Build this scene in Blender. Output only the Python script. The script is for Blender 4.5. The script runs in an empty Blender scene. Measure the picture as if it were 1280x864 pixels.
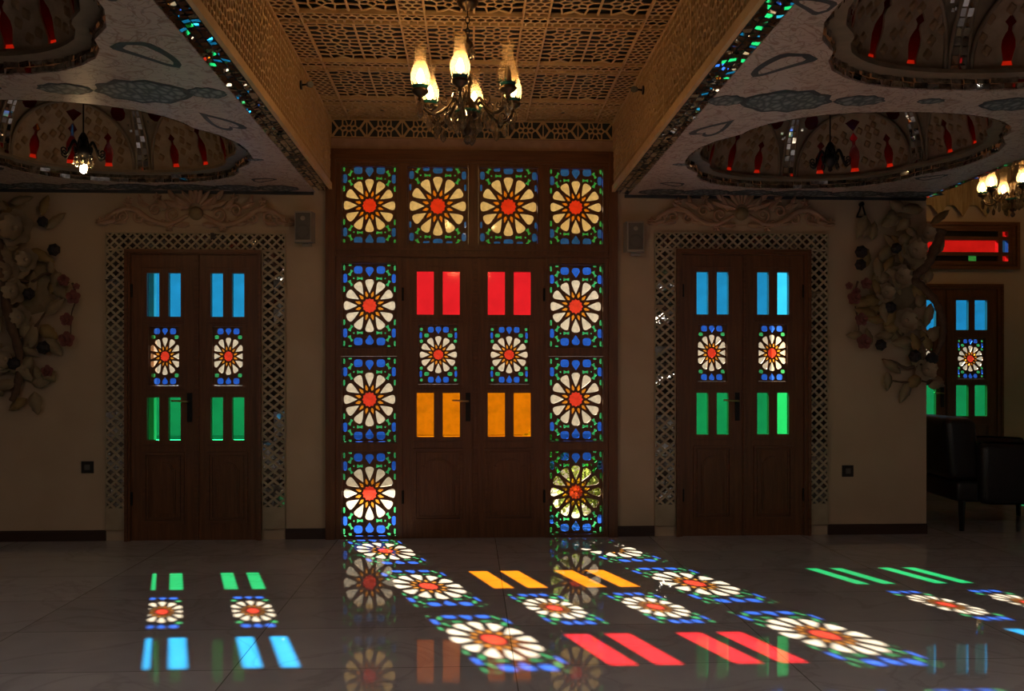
import bpy, bmesh, math, random
from mathutils import Vector, Matrix
from mathutils.geometry import delaunay_2d_cdt

random.seed(11)
PI = math.pi
sc = bpy.context.scene
COL = sc.collection
W = 6.87            # inner face of the door wall
PX = 1 / 161.6      # one photo pixel on that wall, in metres

# ------------------------------------------------------------------ materials
def new_mat(name):
    m = bpy.data.materials.new(name); m.use_nodes = True
    nt = m.node_tree; nt.nodes.clear()
    out = nt.nodes.new('ShaderNodeOutputMaterial')
    return m, nt, out

def N(nt, t, **kw):
    n = nt.nodes.new(t)
    for k, v in kw.items():
        if k in n.inputs: n.inputs[k].default_value = v
        else: setattr(n, k, v)
    return n

def rgba(c): return (c[0], c[1], c[2], 1.0)

def pbr(name, c1, c2=None, scale=8.0, stretch=(1, 1, 1), rough=0.5, metal=0.0, bump=0.0, bscale=None, detail=4.0, spec=0.5, distort=0.0):
    m, nt, out = new_mat(name)
    b = N(nt, 'ShaderNodeBsdfPrincipled', Roughness=rough, Metallic=metal)
    b.inputs['Specular IOR Level'].default_value = spec
    nt.links.new(b.outputs[0], out.inputs[0])
    tc = N(nt, 'ShaderNodeTexCoord'); mp = N(nt, 'ShaderNodeMapping'); mp.inputs['Scale'].default_value = stretch
    nt.links.new(tc.outputs['Object'], mp.inputs[0])
    nz = N(nt, 'ShaderNodeTexNoise', Scale=scale, Detail=detail, Distortion=distort)
    nt.links.new(mp.outputs[0], nz.inputs['Vector'])
    r = N(nt, 'ShaderNodeValToRGB')
    r.color_ramp.elements[0].position = 0.3; r.color_ramp.elements[1].position = 0.7
    r.color_ramp.elements[0].color = rgba(c1); r.color_ramp.elements[1].color = rgba(c2 or c1)
    nt.links.new(nz.outputs['Fac'], r.inputs[0]); nt.links.new(r.outputs[0], b.inputs['Base Color'])
    if bump:
        n2 = N(nt, 'ShaderNodeTexNoise', Scale=bscale or scale * 2, Detail=3.0)
        nt.links.new(mp.outputs[0], n2.inputs['Vector'])
        bp = N(nt, 'ShaderNodeBump', Strength=bump, Distance=0.01)
        nt.links.new(n2.outputs['Fac'], bp.inputs['Height']); nt.links.new(bp.outputs[0], b.inputs['Normal'])
    return m

def glass(name, c, var=0.15, scale=30.0):
    """coloured sheet glass; a slab has two faces, so each face takes the root of the colour"""
    m, nt, out = new_mat(name)
    tc = N(nt, 'ShaderNodeTexCoord')
    nz = N(nt, 'ShaderNodeTexNoise', Scale=scale, Detail=3.0)
    nt.links.new(tc.outputs['Object'], nz.inputs['Vector'])
    r = N(nt, 'ShaderNodeValToRGB')
    r.color_ramp.elements[0].position = 0.32; r.color_ramp.elements[1].position = 0.6
    s = [max(1e-4, x) ** 0.5 for x in c]
    r.color_ramp.elements[0].color = rgba([x * (1 - var) for x in s]); r.color_ramp.elements[1].color = rgba(s)
    nt.links.new(nz.outputs['Fac'], r.inputs[0])
    t = N(nt, 'ShaderNodeBsdfTransparent'); nt.links.new(r.outputs[0], t.inputs[0])
    g = N(nt, 'ShaderNodeBsdfGlossy', Roughness=0.06)
    mx = N(nt, 'ShaderNodeMixShader', Fac=0.03)
    nt.links.new(t.outputs[0], mx.inputs[1]); nt.links.new(g.outputs[0], mx.inputs[2]); nt.links.new(mx.outputs[0], out.inputs[0])
    return m

def emit(name, c, s):
    m, nt, out = new_mat(name)
    e = N(nt, 'ShaderNodeEmission', Color=rgba(c), Strength=s)
    nt.links.new(e.outputs[0], out.inputs[0]); return m

M = {}
M['wood'] = pbr('dark_walnut', (.10, .034, .0085), (.175, .063, .017), 5, (9, 9, .7), .42, bump=.15)
M['wood_light'] = pbr('frame_walnut', (.10, .033, .0085), (.165, .06, .017), 5, (.7, 9, 9), .45, bump=.1)
M['fret'] = pbr('fretwork_beech', (.52, .33, .14), (.62, .41, .19), 12, (1, 1, 1), .5, bump=.1)
M['fret_back'] = pbr('fretwork_backing', (.055, .028, .011), (.085, .042, .016), 6, rough=.8)
M['coffer_back'] = pbr('coffer_backing', (.022, .022, .018), (.035, .045, .045), 9, rough=.7)
M['plaster'] = pbr('wall_plaster', (.47, .345, .225), (.52, .39, .26), 3, rough=.85, bump=.08, bscale=40)
M['dark_plaster'] = pbr('rear_wall_plaster', (.16, .12, .09), (.2, .15, .11), 3, rough=.9)
M['stucco'] = pbr('carved_stucco', (.36, .215, .135), (.46, .29, .185), 14, rough=.7, bump=.2)
M['cream'] = pbr('cream_fretwork', (.34, .27, .17), (.42, .34, .22), 10, rough=.6)
M['base'] = pbr('baseboard_stain', (.035, .014, .007), (.05, .02, .01), 6, (1, 1, 6), .5)
M['iron'] = pbr('black_iron', (.012, .011, .010), (.02, .018, .015), 20, rough=.4, metal=.6)
M['bronze'] = pbr('aged_bronze', (.075, .05, .028), (.13, .085, .045), 25, rough=.32, metal=.9)
M['brass'] = pbr('brass', (.5, .36, .16), (.55, .4, .2), 20, rough=.3, metal=1.0)
M['mirror'] = pbr('mirror_glass', (.78, .78, .76), (.82, .82, .8), 3, rough=.02, metal=1.0)
M['mirror_old'] = pbr('aged_mirror', (.22, .2, .17), (.5, .48, .43), 25, rough=.05, metal=1.0, bump=.25, bscale=12)
M['mirror_rim'] = pbr('smoked_mirror', (.10, .085, .07), (.75, .73, .7), 34, rough=.03, metal=1.0)
M['leather'] = pbr('black_leather', (.010, .009, .009), (.017, .015, .014), 30, rough=.33, bump=.25, bscale=90)
M['speaker'] = pbr('speaker_plastic', (.32, .28, .23), (.36, .31, .26), 30, rough=.55)
M['grille'] = pbr('speaker_cloth', (.10, .09, .08), (.13, .12, .10), 200, rough=.8)
M['switch'] = pbr('switch_plastic', (.016, .012, .009), (.022, .017, .013), 20, rough=.35)
M['motif'] = None
M['motif_dark'] = pbr('slate_outline_paint', (.025, .03, .036), (.045, .052, .06), 30, rough=.6)
M['leaf'] = pbr('ivory_leaf', (.20, .14, .07), (.31, .23, .13), 9, rough=.7, bump=.15)
M['leaf_ochre'] = pbr('ochre_leaf', (.23, .14, .045), (.29, .19, .07), 9, rough=.7, bump=.15)
M['blossom'] = pbr('ivory_blossom', (.28, .205, .12), (.37, .28, .18), 9, rough=.7)
M['rose'] = pbr('dusty_rose', (.22, .065, .055), (.32, .11, .09), 16, rough=.7)
M['pod'] = pbr('black_seed_pod', (.012, .008, .010), (.02, .014, .015), 60, rough=.6, bump=.5)
M['bark'] = pbr('brown_bark', (.085, .045, .025), (.14, .075, .04), 20, rough=.8, bump=.5)
M['dome'] = pbr('dome_plaster', (.25, .17, .10), (.35, .25, .155), 13, rough=.75, bump=.6, bscale=26)
M['dome_rib'] = pbr('dome_rib_plaster', (.16, .115, .068), (.23, .165, .10), 13, rough=.6)
M['dome_relief'] = pbr('dome_relief_ochre', (.20, .115, .05), (.28, .17, .08), 13, rough=.75)
M['dome_shell'] = pbr('dome_shell', (.30, .18, .09), (.36, .22, .12), 4, rough=.8)
M['valance'] = pbr('valance_cloth', (.24, .155, .06), (.40, .28, .13), 6, (9, 1, 1), .8)
M['facade'] = pbr('courtyard_limewash', (.80, .78, .74), (.86, .84, .80), 2, rough=.9)
M['facade_brick'] = pbr('courtyard_brick', (.62, .42, .15), (.73, .52, .21), 2.5, rough=.9)
M['paving'] = pbr('courtyard_paving', (.46, .44, .38), (.54, .52, .46), 3, rough=.9)
M['shrub'] = new_mat('shrub_leaves')[0]
def _shrub():
    nt = M['shrub'].node_tree; out = [n for n in nt.nodes][0]
    d = N(nt, 'ShaderNodeBsdfDiffuse', Color=(.09, .14, .035, 1)); t = N(nt, 'ShaderNodeBsdfTranslucent', Color=(.22, .29, .06, 1)); x = N(nt, 'ShaderNodeMixShader', Fac=.55)
    nt.links.new(d.outputs[0], x.inputs[1]); nt.links.new(t.outputs[0], x.inputs[2]); nt.links.new(x.outputs[0], out.inputs[0])
_shrub()
M['rope'] = pbr('chain_iron', (.03, .022, .016), None, 8, rough=.4, metal=.8)
M['candle'] = pbr('candle_sleeve', (.6, .5, .35), None, 8, rough=.5)

M['g_petal'] = glass('petal_glass', (.95, .88, .70), .10, 22)
M['g_amber'] = glass('amber_glass', (.90, .34, .03), .1)
M['g_star'] = glass('ruby_star_glass', (.95, .065, .03), .08)
M['g_blue'] = glass('cobalt_glass', (.028, .16, .90), .12)
M['g_green'] = glass('emerald_glass', (.06, .56, .20), .12)
M['g_red'] = glass('ruby_glass', (1.0, .022, .035), .05, 9)
M['g_orange'] = glass('orange_glass', (1.0, .30, .003), .10, 14)
M['g_sky'] = glass('sky_blue_glass', (.02, .42, 1.0), .06, 8)
M['g_leafgreen'] = glass('green_glass', (.010, .47, .15), .06, 8)
M['g_vase'] = glass('red_vase_glass', (.60, .024, .008), .15, 10)
M['bulb'] = emit('bulb_glow', (1.0, .62, .27), 70)
M['bulb_small'] = emit('small_bulb_glow', (1.0, .64, .3), 95)
M['bulb_far'] = emit('far_bulb_glow', (1.0, .66, .32), 65)
M['opal'] = emit('opal_fill_glow', (1.0, .92, .84), 72)
M['bulb_off'] = pbr('unlit_bulb', (.16, .12, .08), None, 8, rough=.2)
M['strip'] = emit('dome_lamp_strip', (1.0, .55, .30), .75)

def mat_shade():
    m, nt, out = new_mat('ribbed_lamp_glass')
    t = N(nt, 'ShaderNodeBsdfTransparent', Color=(1, .95, .86, 1))
    d = N(nt, 'ShaderNodeBsdfTranslucent', Color=(.95, .72, .42, 1))
    g = N(nt, 'ShaderNodeBsdfGlossy', Roughness=.25)
    a = N(nt, 'ShaderNodeMixShader', Fac=.30); b = N(nt, 'ShaderNodeMixShader', Fac=.02)
    nt.links.new(t.outputs[0], a.inputs[1]); nt.links.new(d.outputs[0], a.inputs[2])
    nt.links.new(a.outputs[0], b.inputs[1]); nt.links.new(g.outputs[0], b.inputs[2]); nt.links.new(b.outputs[0], out.inputs[0])
    return m
M['shade'] = mat_shade()
M['teal'] = pbr('teal_enamel', (.007, .07, .055), (.014, .115, .09), 30, rough=.25)

def mat_crystal():
    m, nt, out = new_mat('cut_crystal')
    t = N(nt, 'ShaderNodeBsdfTransparent', Color=(.80, .72, .6, 1)); g = N(nt, 'ShaderNodeBsdfGlossy', Roughness=.02)
    f = N(nt, 'ShaderNodeFresnel', IOR=2.1); x = N(nt, 'ShaderNodeMixShader')
    d = N(nt, 'ShaderNodeBsdfTranslucent', Color=(.95, .85, .7, 1)); y = N(nt, 'ShaderNodeMixShader', Fac=.22)
    nt.links.new(t.outputs[0], y.inputs[1]); nt.links.new(d.outputs[0], y.inputs[2])
    nt.links.new(f.outputs[0], x.inputs[0]); nt.links.new(y.outputs[0], x.inputs[1]); nt.links.new(g.outputs[0], x.inputs[2]); nt.links.new(x.outputs[0], out.inputs[0])
    return m
M['crystal'] = mat_crystal()

def mat_floor():
    m, nt, out = new_mat('polished_marble')
    b = N(nt, 'ShaderNodeBsdfPrincipled', Roughness=.07); b.inputs['IOR'].default_value = 1.52
    nt.links.new(b.outputs[0], out.inputs[0])
    tc = N(nt, 'ShaderNodeTexCoord')
    mp = N(nt, 'ShaderNodeMapping'); mp.inputs['Location'].default_value = (1.01, -.16, 0)
    nt.links.new(tc.outputs['Object'], mp.inputs[0])
    br = N(nt, 'ShaderNodeTexBrick', Scale=1.0); br.offset = 0.0
    br.inputs['Color1'].default_value = (.42, .395, .40, 1); br.inputs['Color2'].default_value = (.55, .52, .53, 1)
    br.inputs['Mortar'].default_value = (.20, .185, .17, 1); br.inputs['Mortar Size'].default_value = .003
    br.inputs['Brick Width'].default_value = 1.2; br.inputs['Row Height'].default_value = .61; br.inputs['Mortar Smooth'].default_value = .2
    nt.links.new(mp.outputs[0], br.inputs['Vector'])
    n1 = N(nt, 'ShaderNodeTexNoise', Scale=1.6, Detail=8.0, Distortion=1.2); nt.links.new(tc.outputs['Object'], n1.inputs['Vector'])
    r1 = N(nt, 'ShaderNodeValToRGB'); r1.color_ramp.elements[0].position = .47; r1.color_ramp.elements[1].position = .53
    e = r1.color_ramp.elements.new(.5); r1.color_ramp.elements[0].color = (1, 1, 1, 1); r1.color_ramp.elements[2].color = (1, 1, 1, 1); e.color = (.86, .85, .84, 1)
    nt.links.new(n1.outputs['Fac'], r1.inputs[0])
    n2 = N(nt, 'ShaderNodeTexNoise', Scale=5.0, Detail=5.0); nt.links.new(tc.outputs['Object'], n2.inputs['Vector'])
    r2 = N(nt, 'ShaderNodeValToRGB'); r2.color_ramp.elements[0].color = (.82, .82, .82, 1); r2.color_ramp.elements[1].color = (1.1, 1.1, 1.1, 1)
    nt.links.new(n2.outputs['Fac'], r2.inputs[0])
    x1 = N(nt, 'ShaderNodeMix', data_type='RGBA', blend_type='MULTIPLY'); x1.inputs[0].default_value = 1
    nt.links.new(br.outputs['Color'], x1.inputs[6]); nt.links.new(r1.outputs[0], x1.inputs[7])
    x2 = N(nt, 'ShaderNodeMix', data_type='RGBA', blend_type='MULTIPLY'); x2.inputs[0].default_value = 1
    nt.links.new(x1.outputs[2], x2.inputs[6]); nt.links.new(r2.outputs[0], x2.inputs[7])
    nt.links.new(x2.outputs[2], b.inputs['Base Color'])
    n3 = N(nt, 'ShaderNodeTexNoise', Scale=9.0, Detail=4.0); nt.links.new(tc.outputs['Object'], n3.inputs['Vector'])
    mr = N(nt, 'ShaderNodeMapRange'); mr.inputs[3].default_value = .015; mr.inputs[4].default_value = .05
    nt.links.new(n3.outputs['Fac'], mr.inputs[0]); nt.links.new(mr.outputs[0], b.inputs['Roughness'])
    bp = N(nt, 'ShaderNodeBump', Strength=.012, Distance=.01); nt.links.new(n3.outputs['Fac'], bp.inputs['Height']); nt.links.new(bp.outputs[0], b.inputs['Normal'])
    return m
M['floor'] = mat_floor()

def mat_painted():
    """painted plaster: fine terracotta scrollwork on a pale ground"""
    m, nt, out = new_mat('painted_ceiling')
    b = N(nt, 'ShaderNodeBsdfPrincipled', Roughness=.42); nt.links.new(b.outputs[0], out.inputs[0])
    tc = N(nt, 'ShaderNodeTexCoord')
    def line(scale, dist, lo, hi):
        n = N(nt, 'ShaderNodeTexNoise', Scale=scale, Detail=1.5, Distortion=dist); nt.links.new(tc.outputs['Object'], n.inputs['Vector'])
        r = N(nt, 'ShaderNodeValToRGB'); r.color_ramp.elements[0].position = lo; r.color_ramp.elements[1].position = hi
        e = r.color_ramp.elements.new((lo + hi) / 2)
        r.color_ramp.elements[0].color = (0, 0, 0, 1); r.color_ramp.elements[2].color = (0, 0, 0, 1); e.color = (1, 1, 1, 1)
        nt.links.new(n.outputs['Fac'], r.inputs[0]); return r
    a = line(5.5, 2.2, .462, .538); c = line(10, 1.8, .47, .53)
    x = N(nt, 'ShaderNodeMix', data_type='RGBA'); x.inputs[6].default_value = (.50, .39, .315, 1); x.inputs[7].default_value = (.27, .14, .09, 1)
    nt.links.new(a.outputs[0], x.inputs[0])
    y = N(nt, 'ShaderNodeMix', data_type='RGBA'); y.inputs[7].default_value = (.27, .20, .155, 1)
    nt.links.new(x.outputs[2], y.inputs[6]); nt.links.new(c.outputs[0], y.inputs[0])
    nt.links.new(y.outputs[2], b.inputs['Base Color'])
    return m
M['painted'] = mat_painted()

def mat_motif():
    m, nt, out = new_mat('veined_slate_paint')
    b = N(nt, 'ShaderNodeBsdfPrincipled', Roughness=.55); nt.links.new(b.outputs[0], out.inputs[0])
    tc = N(nt, 'ShaderNodeTexCoord'); mp = N(nt, 'ShaderNodeMapping'); mp.inputs['Scale'].default_value = (1, .6, 1); mp.inputs['Rotation'].default_value = (0, 0, .35)
    nt.links.new(tc.outputs['Object'], mp.inputs[0])
    v = N(nt, 'ShaderNodeTexVoronoi', Scale=24.0, feature='DISTANCE_TO_EDGE'); nt.links.new(mp.outputs[0], v.inputs['Vector'])
    r = N(nt, 'ShaderNodeValToRGB'); r.color_ramp.elements[0].position = .04; r.color_ramp.elements[1].position = .3
    r.color_ramp.elements[0].color = (.045, .06, .065, 1); r.color_ramp.elements[1].color = (.24, .26, .255, 1)
    nt.links.new(v.outputs['Distance'], r.inputs[0]); nt.links.new(r.outputs[0], b.inputs['Base Color']); return m
M['motif'] = mat_motif()

# ------------------------------------------------------------------ mesh builder
class MB:
    def __init__(self): self.v = []; self.f = []; self.mi = []
    def add(self, vs, fs, mi=0):
        o = len(self.v); self.v += [tuple(p) for p in vs]
        for f in fs: self.f.append([i + o for i in f]); self.mi.append(mi)
    def box(self, x0, y0, z0, x1, y1, z1, mi=0):
        self.add([(x0, y0, z0), (x1, y0, z0), (x1, y1, z0), (x0, y1, z0), (x0, y0, z1), (x1, y0, z1), (x1, y1, z1), (x0, y1, z1)],
                 [(0, 3, 2, 1), (4, 5, 6, 7), (0, 1, 5, 4), (1, 2, 6, 5), (2, 3, 7, 6), (3, 0, 4, 7)], mi)
    def prism(self, poly, fn, t, mi=0):
        n = len(poly)
        self.add([fn(u, v, 0) for u, v in poly] + [fn(u, v, t) for u, v in poly],
                 [tuple(range(n)), tuple(range(2 * n - 1, n - 1, -1))] + [(i, (i + 1) % n, (i + 1) % n + n, i + n) for i in range(n)], mi)
    def tube(self, pts, rad, seg=8, mi=0, caps=True):
        pts = [Vector(p) for p in pts]; n = len(pts)
        if not hasattr(rad, '__len__'): rad = [rad] * n
        vs = []; up = None
        for i, p in enumerate(pts):
            t = (pts[min(i + 1, n - 1)] - pts[max(i - 1, 0)])
            if t.length < 1e-9: t = Vector((0, 0, 1))
            t.normalize()
            if up is None: up = Vector((0, 0, 1)) if abs(t.z) < .9 else Vector((1, 0, 0))
            a = t.cross(up)
            if a.length < 1e-6: a = t.cross(Vector((.3, 1, .2)))
            a.normalize(); b = a.cross(t).normalized(); up = b
            for k in range(seg):
                q = 2 * PI * k / seg; vs.append(p + (a * math.cos(q) + b * math.sin(q)) * rad[i])
        fs = [(i * seg + k, i * seg + (k + 1) % seg, (i + 1) * seg + (k + 1) % seg, (i + 1) * seg + k) for i in range(n - 1) for k in range(seg)]
        if caps: fs += [tuple(range(seg - 1, -1, -1)), tuple((n - 1) * seg + k for k in range(seg))]
        self.add(vs, fs, mi)
    def lathe(self, prof, c=(0, 0, 0), seg=16, mi=0, rib=0, axis='z'):
        vs = []
        for r, z in prof:
            for k in range(seg):
                q = 2 * PI * k / seg; rr = r * (1 + (rib if k % 2 else -rib))
                a, b = rr * math.cos(q), rr * math.sin(q)
                vs.append((c[0] + a, c[1] + b, c[2] + z) if axis == 'z' else (c[0] + a, c[1] + z, c[2] + b))
        n = len(prof)
        self.add(vs, [(i * seg + k, i * seg + (k + 1) % seg, (i + 1) * seg + (k + 1) % seg, (i + 1) * seg + k) for i in range(n - 1) for k in range(seg)], mi)
    def plate(self, outer, holes, fn, t, mi=0, extra=()):
        """flat plate with holes; fn(u,v,d) puts it in space, d runs from 0 to t"""
        vs = []; faces = []
        for poly in [outer] + list(holes):
            poly = list(poly)
            if sum(poly[i - 1][0] * poly[i][1] - poly[i][0] * poly[i - 1][1] for i in range(len(poly))) < 0: poly.reverse()
            faces.append(list(range(len(vs), len(vs) + len(poly)))); vs += [Vector(p) for p in poly]
        vs += [Vector(p) for p in extra]
        ov, oe, of, _, _, orf = delaunay_2d_cdt(vs, [], faces, 0, 1e-6)
        tri = [f for f, src in zip(of, orf) if src and all(s == 0 for s in src)]
        n = len(ov); cnt = {}
        for f in tri:
            for i in range(len(f)):
                k = (f[i], f[(i + 1) % len(f)]); cnt[k] = cnt.get(k, 0) + 1
        side = [k for k in cnt if (k[1], k[0]) not in cnt]
        V3 = [fn(p.x, p.y, 0) for p in ov] + [fn(p.x, p.y, t) for p in ov]
        F = [tuple(f) for f in tri] + [tuple(i + n for i in reversed(f)) for f in tri] + [(b, a, a + n, b + n) for a, b in side]
        self.add(V3, F, mi)
    def lattice(self, cells, bar, fn, t, mi=0):
        """bars along the edges of a tiling of convex cells"""
        for c in cells:
            n = len(c)
            if n < 3: continue
            cx = sum(p[0] for p in c) / n; cy = sum(p[1] for p in c) / n
            rin = 1e9
            for i in range(n):
                a, b = c[i], c[(i + 1) % n]; L = math.hypot(b[0] - a[0], b[1] - a[1])
                if L > 1e-7: rin = min(rin, abs((b[0] - a[0]) * (a[1] - cy) - (b[1] - a[1]) * (a[0] - cx)) / L)
            s = max(.15, 1 - bar / max(rin, 1e-5))
            inn = [(cx + (p[0] - cx) * s, cy + (p[1] - cy) * s) for p in c]
            vs = [fn(p[0], p[1], 0) for p in c] + [fn(p[0], p[1], 0) for p in inn] + [fn(p[0], p[1], t) for p in inn]
            fs = []
            for i in range(n):
                j = (i + 1) % n
                fs += [(i, j, n + j, n + i), (n + i, n + j, 2 * n + j, 2 * n + i)]
            self.add(vs, fs, mi)
    def build(self, name, mats, parent=None, smooth=False, loc=None, normals=True):
        me = bpy.data.meshes.new(name); me.from_pydata(self.v, [], self.f)
        if not isinstance(mats, (list, tuple)): mats = [mats]
        for m in mats: me.materials.append(m)
        if len(mats) > 1:
            for p, i in zip(me.polygons, self.mi): p.material_index = i
        if normals:
            bm = bmesh.new(); bm.from_mesh(me); bmesh.ops.recalc_face_normals(bm, faces=bm.faces); bm.to_mesh(me); bm.free()
        if smooth:
            for p in me.polygons: p.use_smooth = True
        o = bpy.data.objects.new(name, me); COL.objects.link(o)
        if parent: o.parent = parent
        if loc: o.location = loc
        return o

def empty(name, loc=(0, 0, 0), rz=0):
    o = bpy.data.objects.new(name, None); COL.objects.link(o); o.location = loc; o.rotation_euler = (0, 0, rz); o.empty_display_size = .1
    return o
def tag(o, label, cat, group=None, kind=None):
    o['label'] = label; o['category'] = cat
    if group: o['group'] = group
    if kind: o['kind'] = kind
    return o
def copy_tree(o, parent=None):
    c = o.copy(); COL.objects.link(c)
    if parent: c.parent = parent
    for ch in list(o.children): copy_tree(ch, c)
    return c
def rect(x0, z0, x1, z1): return [(x0, z0), (x1, z0), (x1, z1), (x0, z1)]
def XZ(y0, sgn=1): return lambda u, v, d: (u, y0 + sgn * d, v)
def XY(z0): return lambda u, v, d: (u, v, z0 + d)
def spline(pts, n=8):
    P = [Vector(p) for p in pts]; out = []
    for i in range(len(P) - 1):
        p0, p1, p2, p3 = P[max(i - 1, 0)], P[i], P[i + 1], P[min(i + 2, len(P) - 1)]
        for k in range(n):
            t = k / n
            out.append(.5 * ((2 * p1) + (p2 - p0) * t + (2 * p0 - 5 * p1 + 4 * p2 - p3) * t * t + (3 * p1 - p0 - 3 * p2 + p3) * t ** 3))
    out.append(P[-1]); return out
def clip(poly, x0, y0, x1, y1):
    def half(ps, f, inter):
        o = []
        for i in range(len(ps)):
            a, b = ps[i - 1], ps[i]; fa, fb = f(a), f(b)
            if (fa >= 0) != (fb >= 0):
                t = fa / (fa - fb); o.append((a[0] + (b[0] - a[0]) * t, a[1] + (b[1] - a[1]) * t))
            if fb >= 0: o.append(b)
        return o
    for f in (lambda p: p[0] - x0, lambda p: x1 - p[0], lambda p: p[1] - y0, lambda p: y1 - p[1]):
        poly = half(poly, f, None)
        if len(poly) < 3: return []
    return poly
def area(p): return abs(sum(p[i - 1][0] * p[i][1] - p[i][0] * p[i - 1][1] for i in range(len(p)))) / 2
def voronoi(points, x0, y0, x1, y1):
    cells = []
    for i, a in enumerate(points):
        c = rect(x0, y0, x1, y1)
        near = sorted((((b[0] - a[0]) ** 2 + (b[1] - a[1]) ** 2, j) for j, b in enumerate(points) if j != i))[:22]
        for d2, j in near:
            b = points[j]
            if d2 < 1e-10: continue
            mx, my, nx, ny = (a[0] + b[0]) / 2, (a[1] + b[1]) / 2, a[0] - b[0], a[1] - b[1]
            o = []
            for k in range(len(c)):
                p, q = c[k - 1], c[k]
                fp = (p[0] - mx) * nx + (p[1] - my) * ny; fq = (q[0] - mx) * nx + (q[1] - my) * ny
                if (fp >= 0) != (fq >= 0):
                    t = fp / (fp - fq); o.append((p[0] + (q[0] - p[0]) * t, p[1] + (q[1] - p[1]) * t))
                if fq >= 0: o.append(q)
            c = o
            if len(c) < 3: break
        d = []
        for p in c:
            if not d or math.hypot(p[0] - d[-1][0], p[1] - d[-1][1]) > 1e-5: d.append(p)
        if len(d) >= 3: cells.append(d)
    return cells

# ------------------------------------------------------------------ stained glass rosettes
def oval(cx, cy, w, h, n=10, p=2.6, rot=0):
    o = []
    for k in range(n):
        a = 2 * PI * k / n; c, s = math.cos(a), math.sin(a)
        x = math.copysign(abs(c) ** (2 / p), c) * w / 2; y = math.copysign(abs(s) ** (2 / p), s) * h / 2
        o.append((cx + x * math.cos(rot) - y * math.sin(rot), cy + x * math.sin(rot) + y * math.cos(rot)))
    return o
def drop(cx, cy, w, h, d):            # d=+1 points up, -1 points down
    return [(cx + x * w / 2, cy + d * y * h / 2) for x, y in ((0, 1), (-.55, .35), (-1, -.25), (-.85, -.75), (-.4, -1), (.4, -1), (.85, -.75), (1, -.25), (.55, .35))]
def bow(cx, cy, w, h, rot):
    pts = [(-.5, -.5), (0, -.2), (.5, -.42), (.5, .42), (0, .2), (-.5, .5)]
    w *= .86; h *= .88
    return [(cx + x * w * math.cos(rot) - y * h * math.sin(rot), cy + x * w * math.sin(rot) + y * h * math.cos(rot)) for x, y in pts]
def wheel(R, sx=1.0, sy=1.0):
    out = []
    def pol(r, a, t): return ((r * math.cos(a) - t * math.sin(a)) * sx, (r * math.sin(a) + t * math.cos(a)) * sy)
    for k in range(12):
        a = PI / 6 * k; w = .168 * R
        out.append((0, [pol(r * R, a, t * w) for r, t in ((.47, 0), (.62, .42), (.78, .82), (.89, 1), (.96, .86), (.995, .4), (.995, -.4), (.96, -.86), (.89, -1), (.78, -.82), (.62, -.42))]))
        a += PI / 12; w = .058 * R
        out.append((1, [pol(r * R, a, t * w) for r, t in ((.325, 0), (.40, 1), (.47, .72), (.575, 0), (.47, -.72), (.40, -1))]))
    out.append((2, [pol((.285 if k % 2 else .238) * R, PI / 12 * (k + 1), 0) for k in range(24)]))
    return out
def sym(lst):
    o = []
    for mi, fn, (x, y), args in lst:
        for sx in ((1, -1) if abs(x) > .01 else (1,)):
            for sy in (1, -1):
                if fn is drop: o.append((mi, drop(x * sx, y * sy, args[0], args[1], args[2] * sy)))
                elif fn is oval: o.append((mi, oval(x * sx, y * sy, args[0], args[1], 10, 3.0, (args[2] if len(args) > 2 else 0) * sx * sy)))
                else: o.append((mi, bow(x * sx, y * sy, args[0], args[1], args[2] * sx * sy)))
    return o
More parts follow.
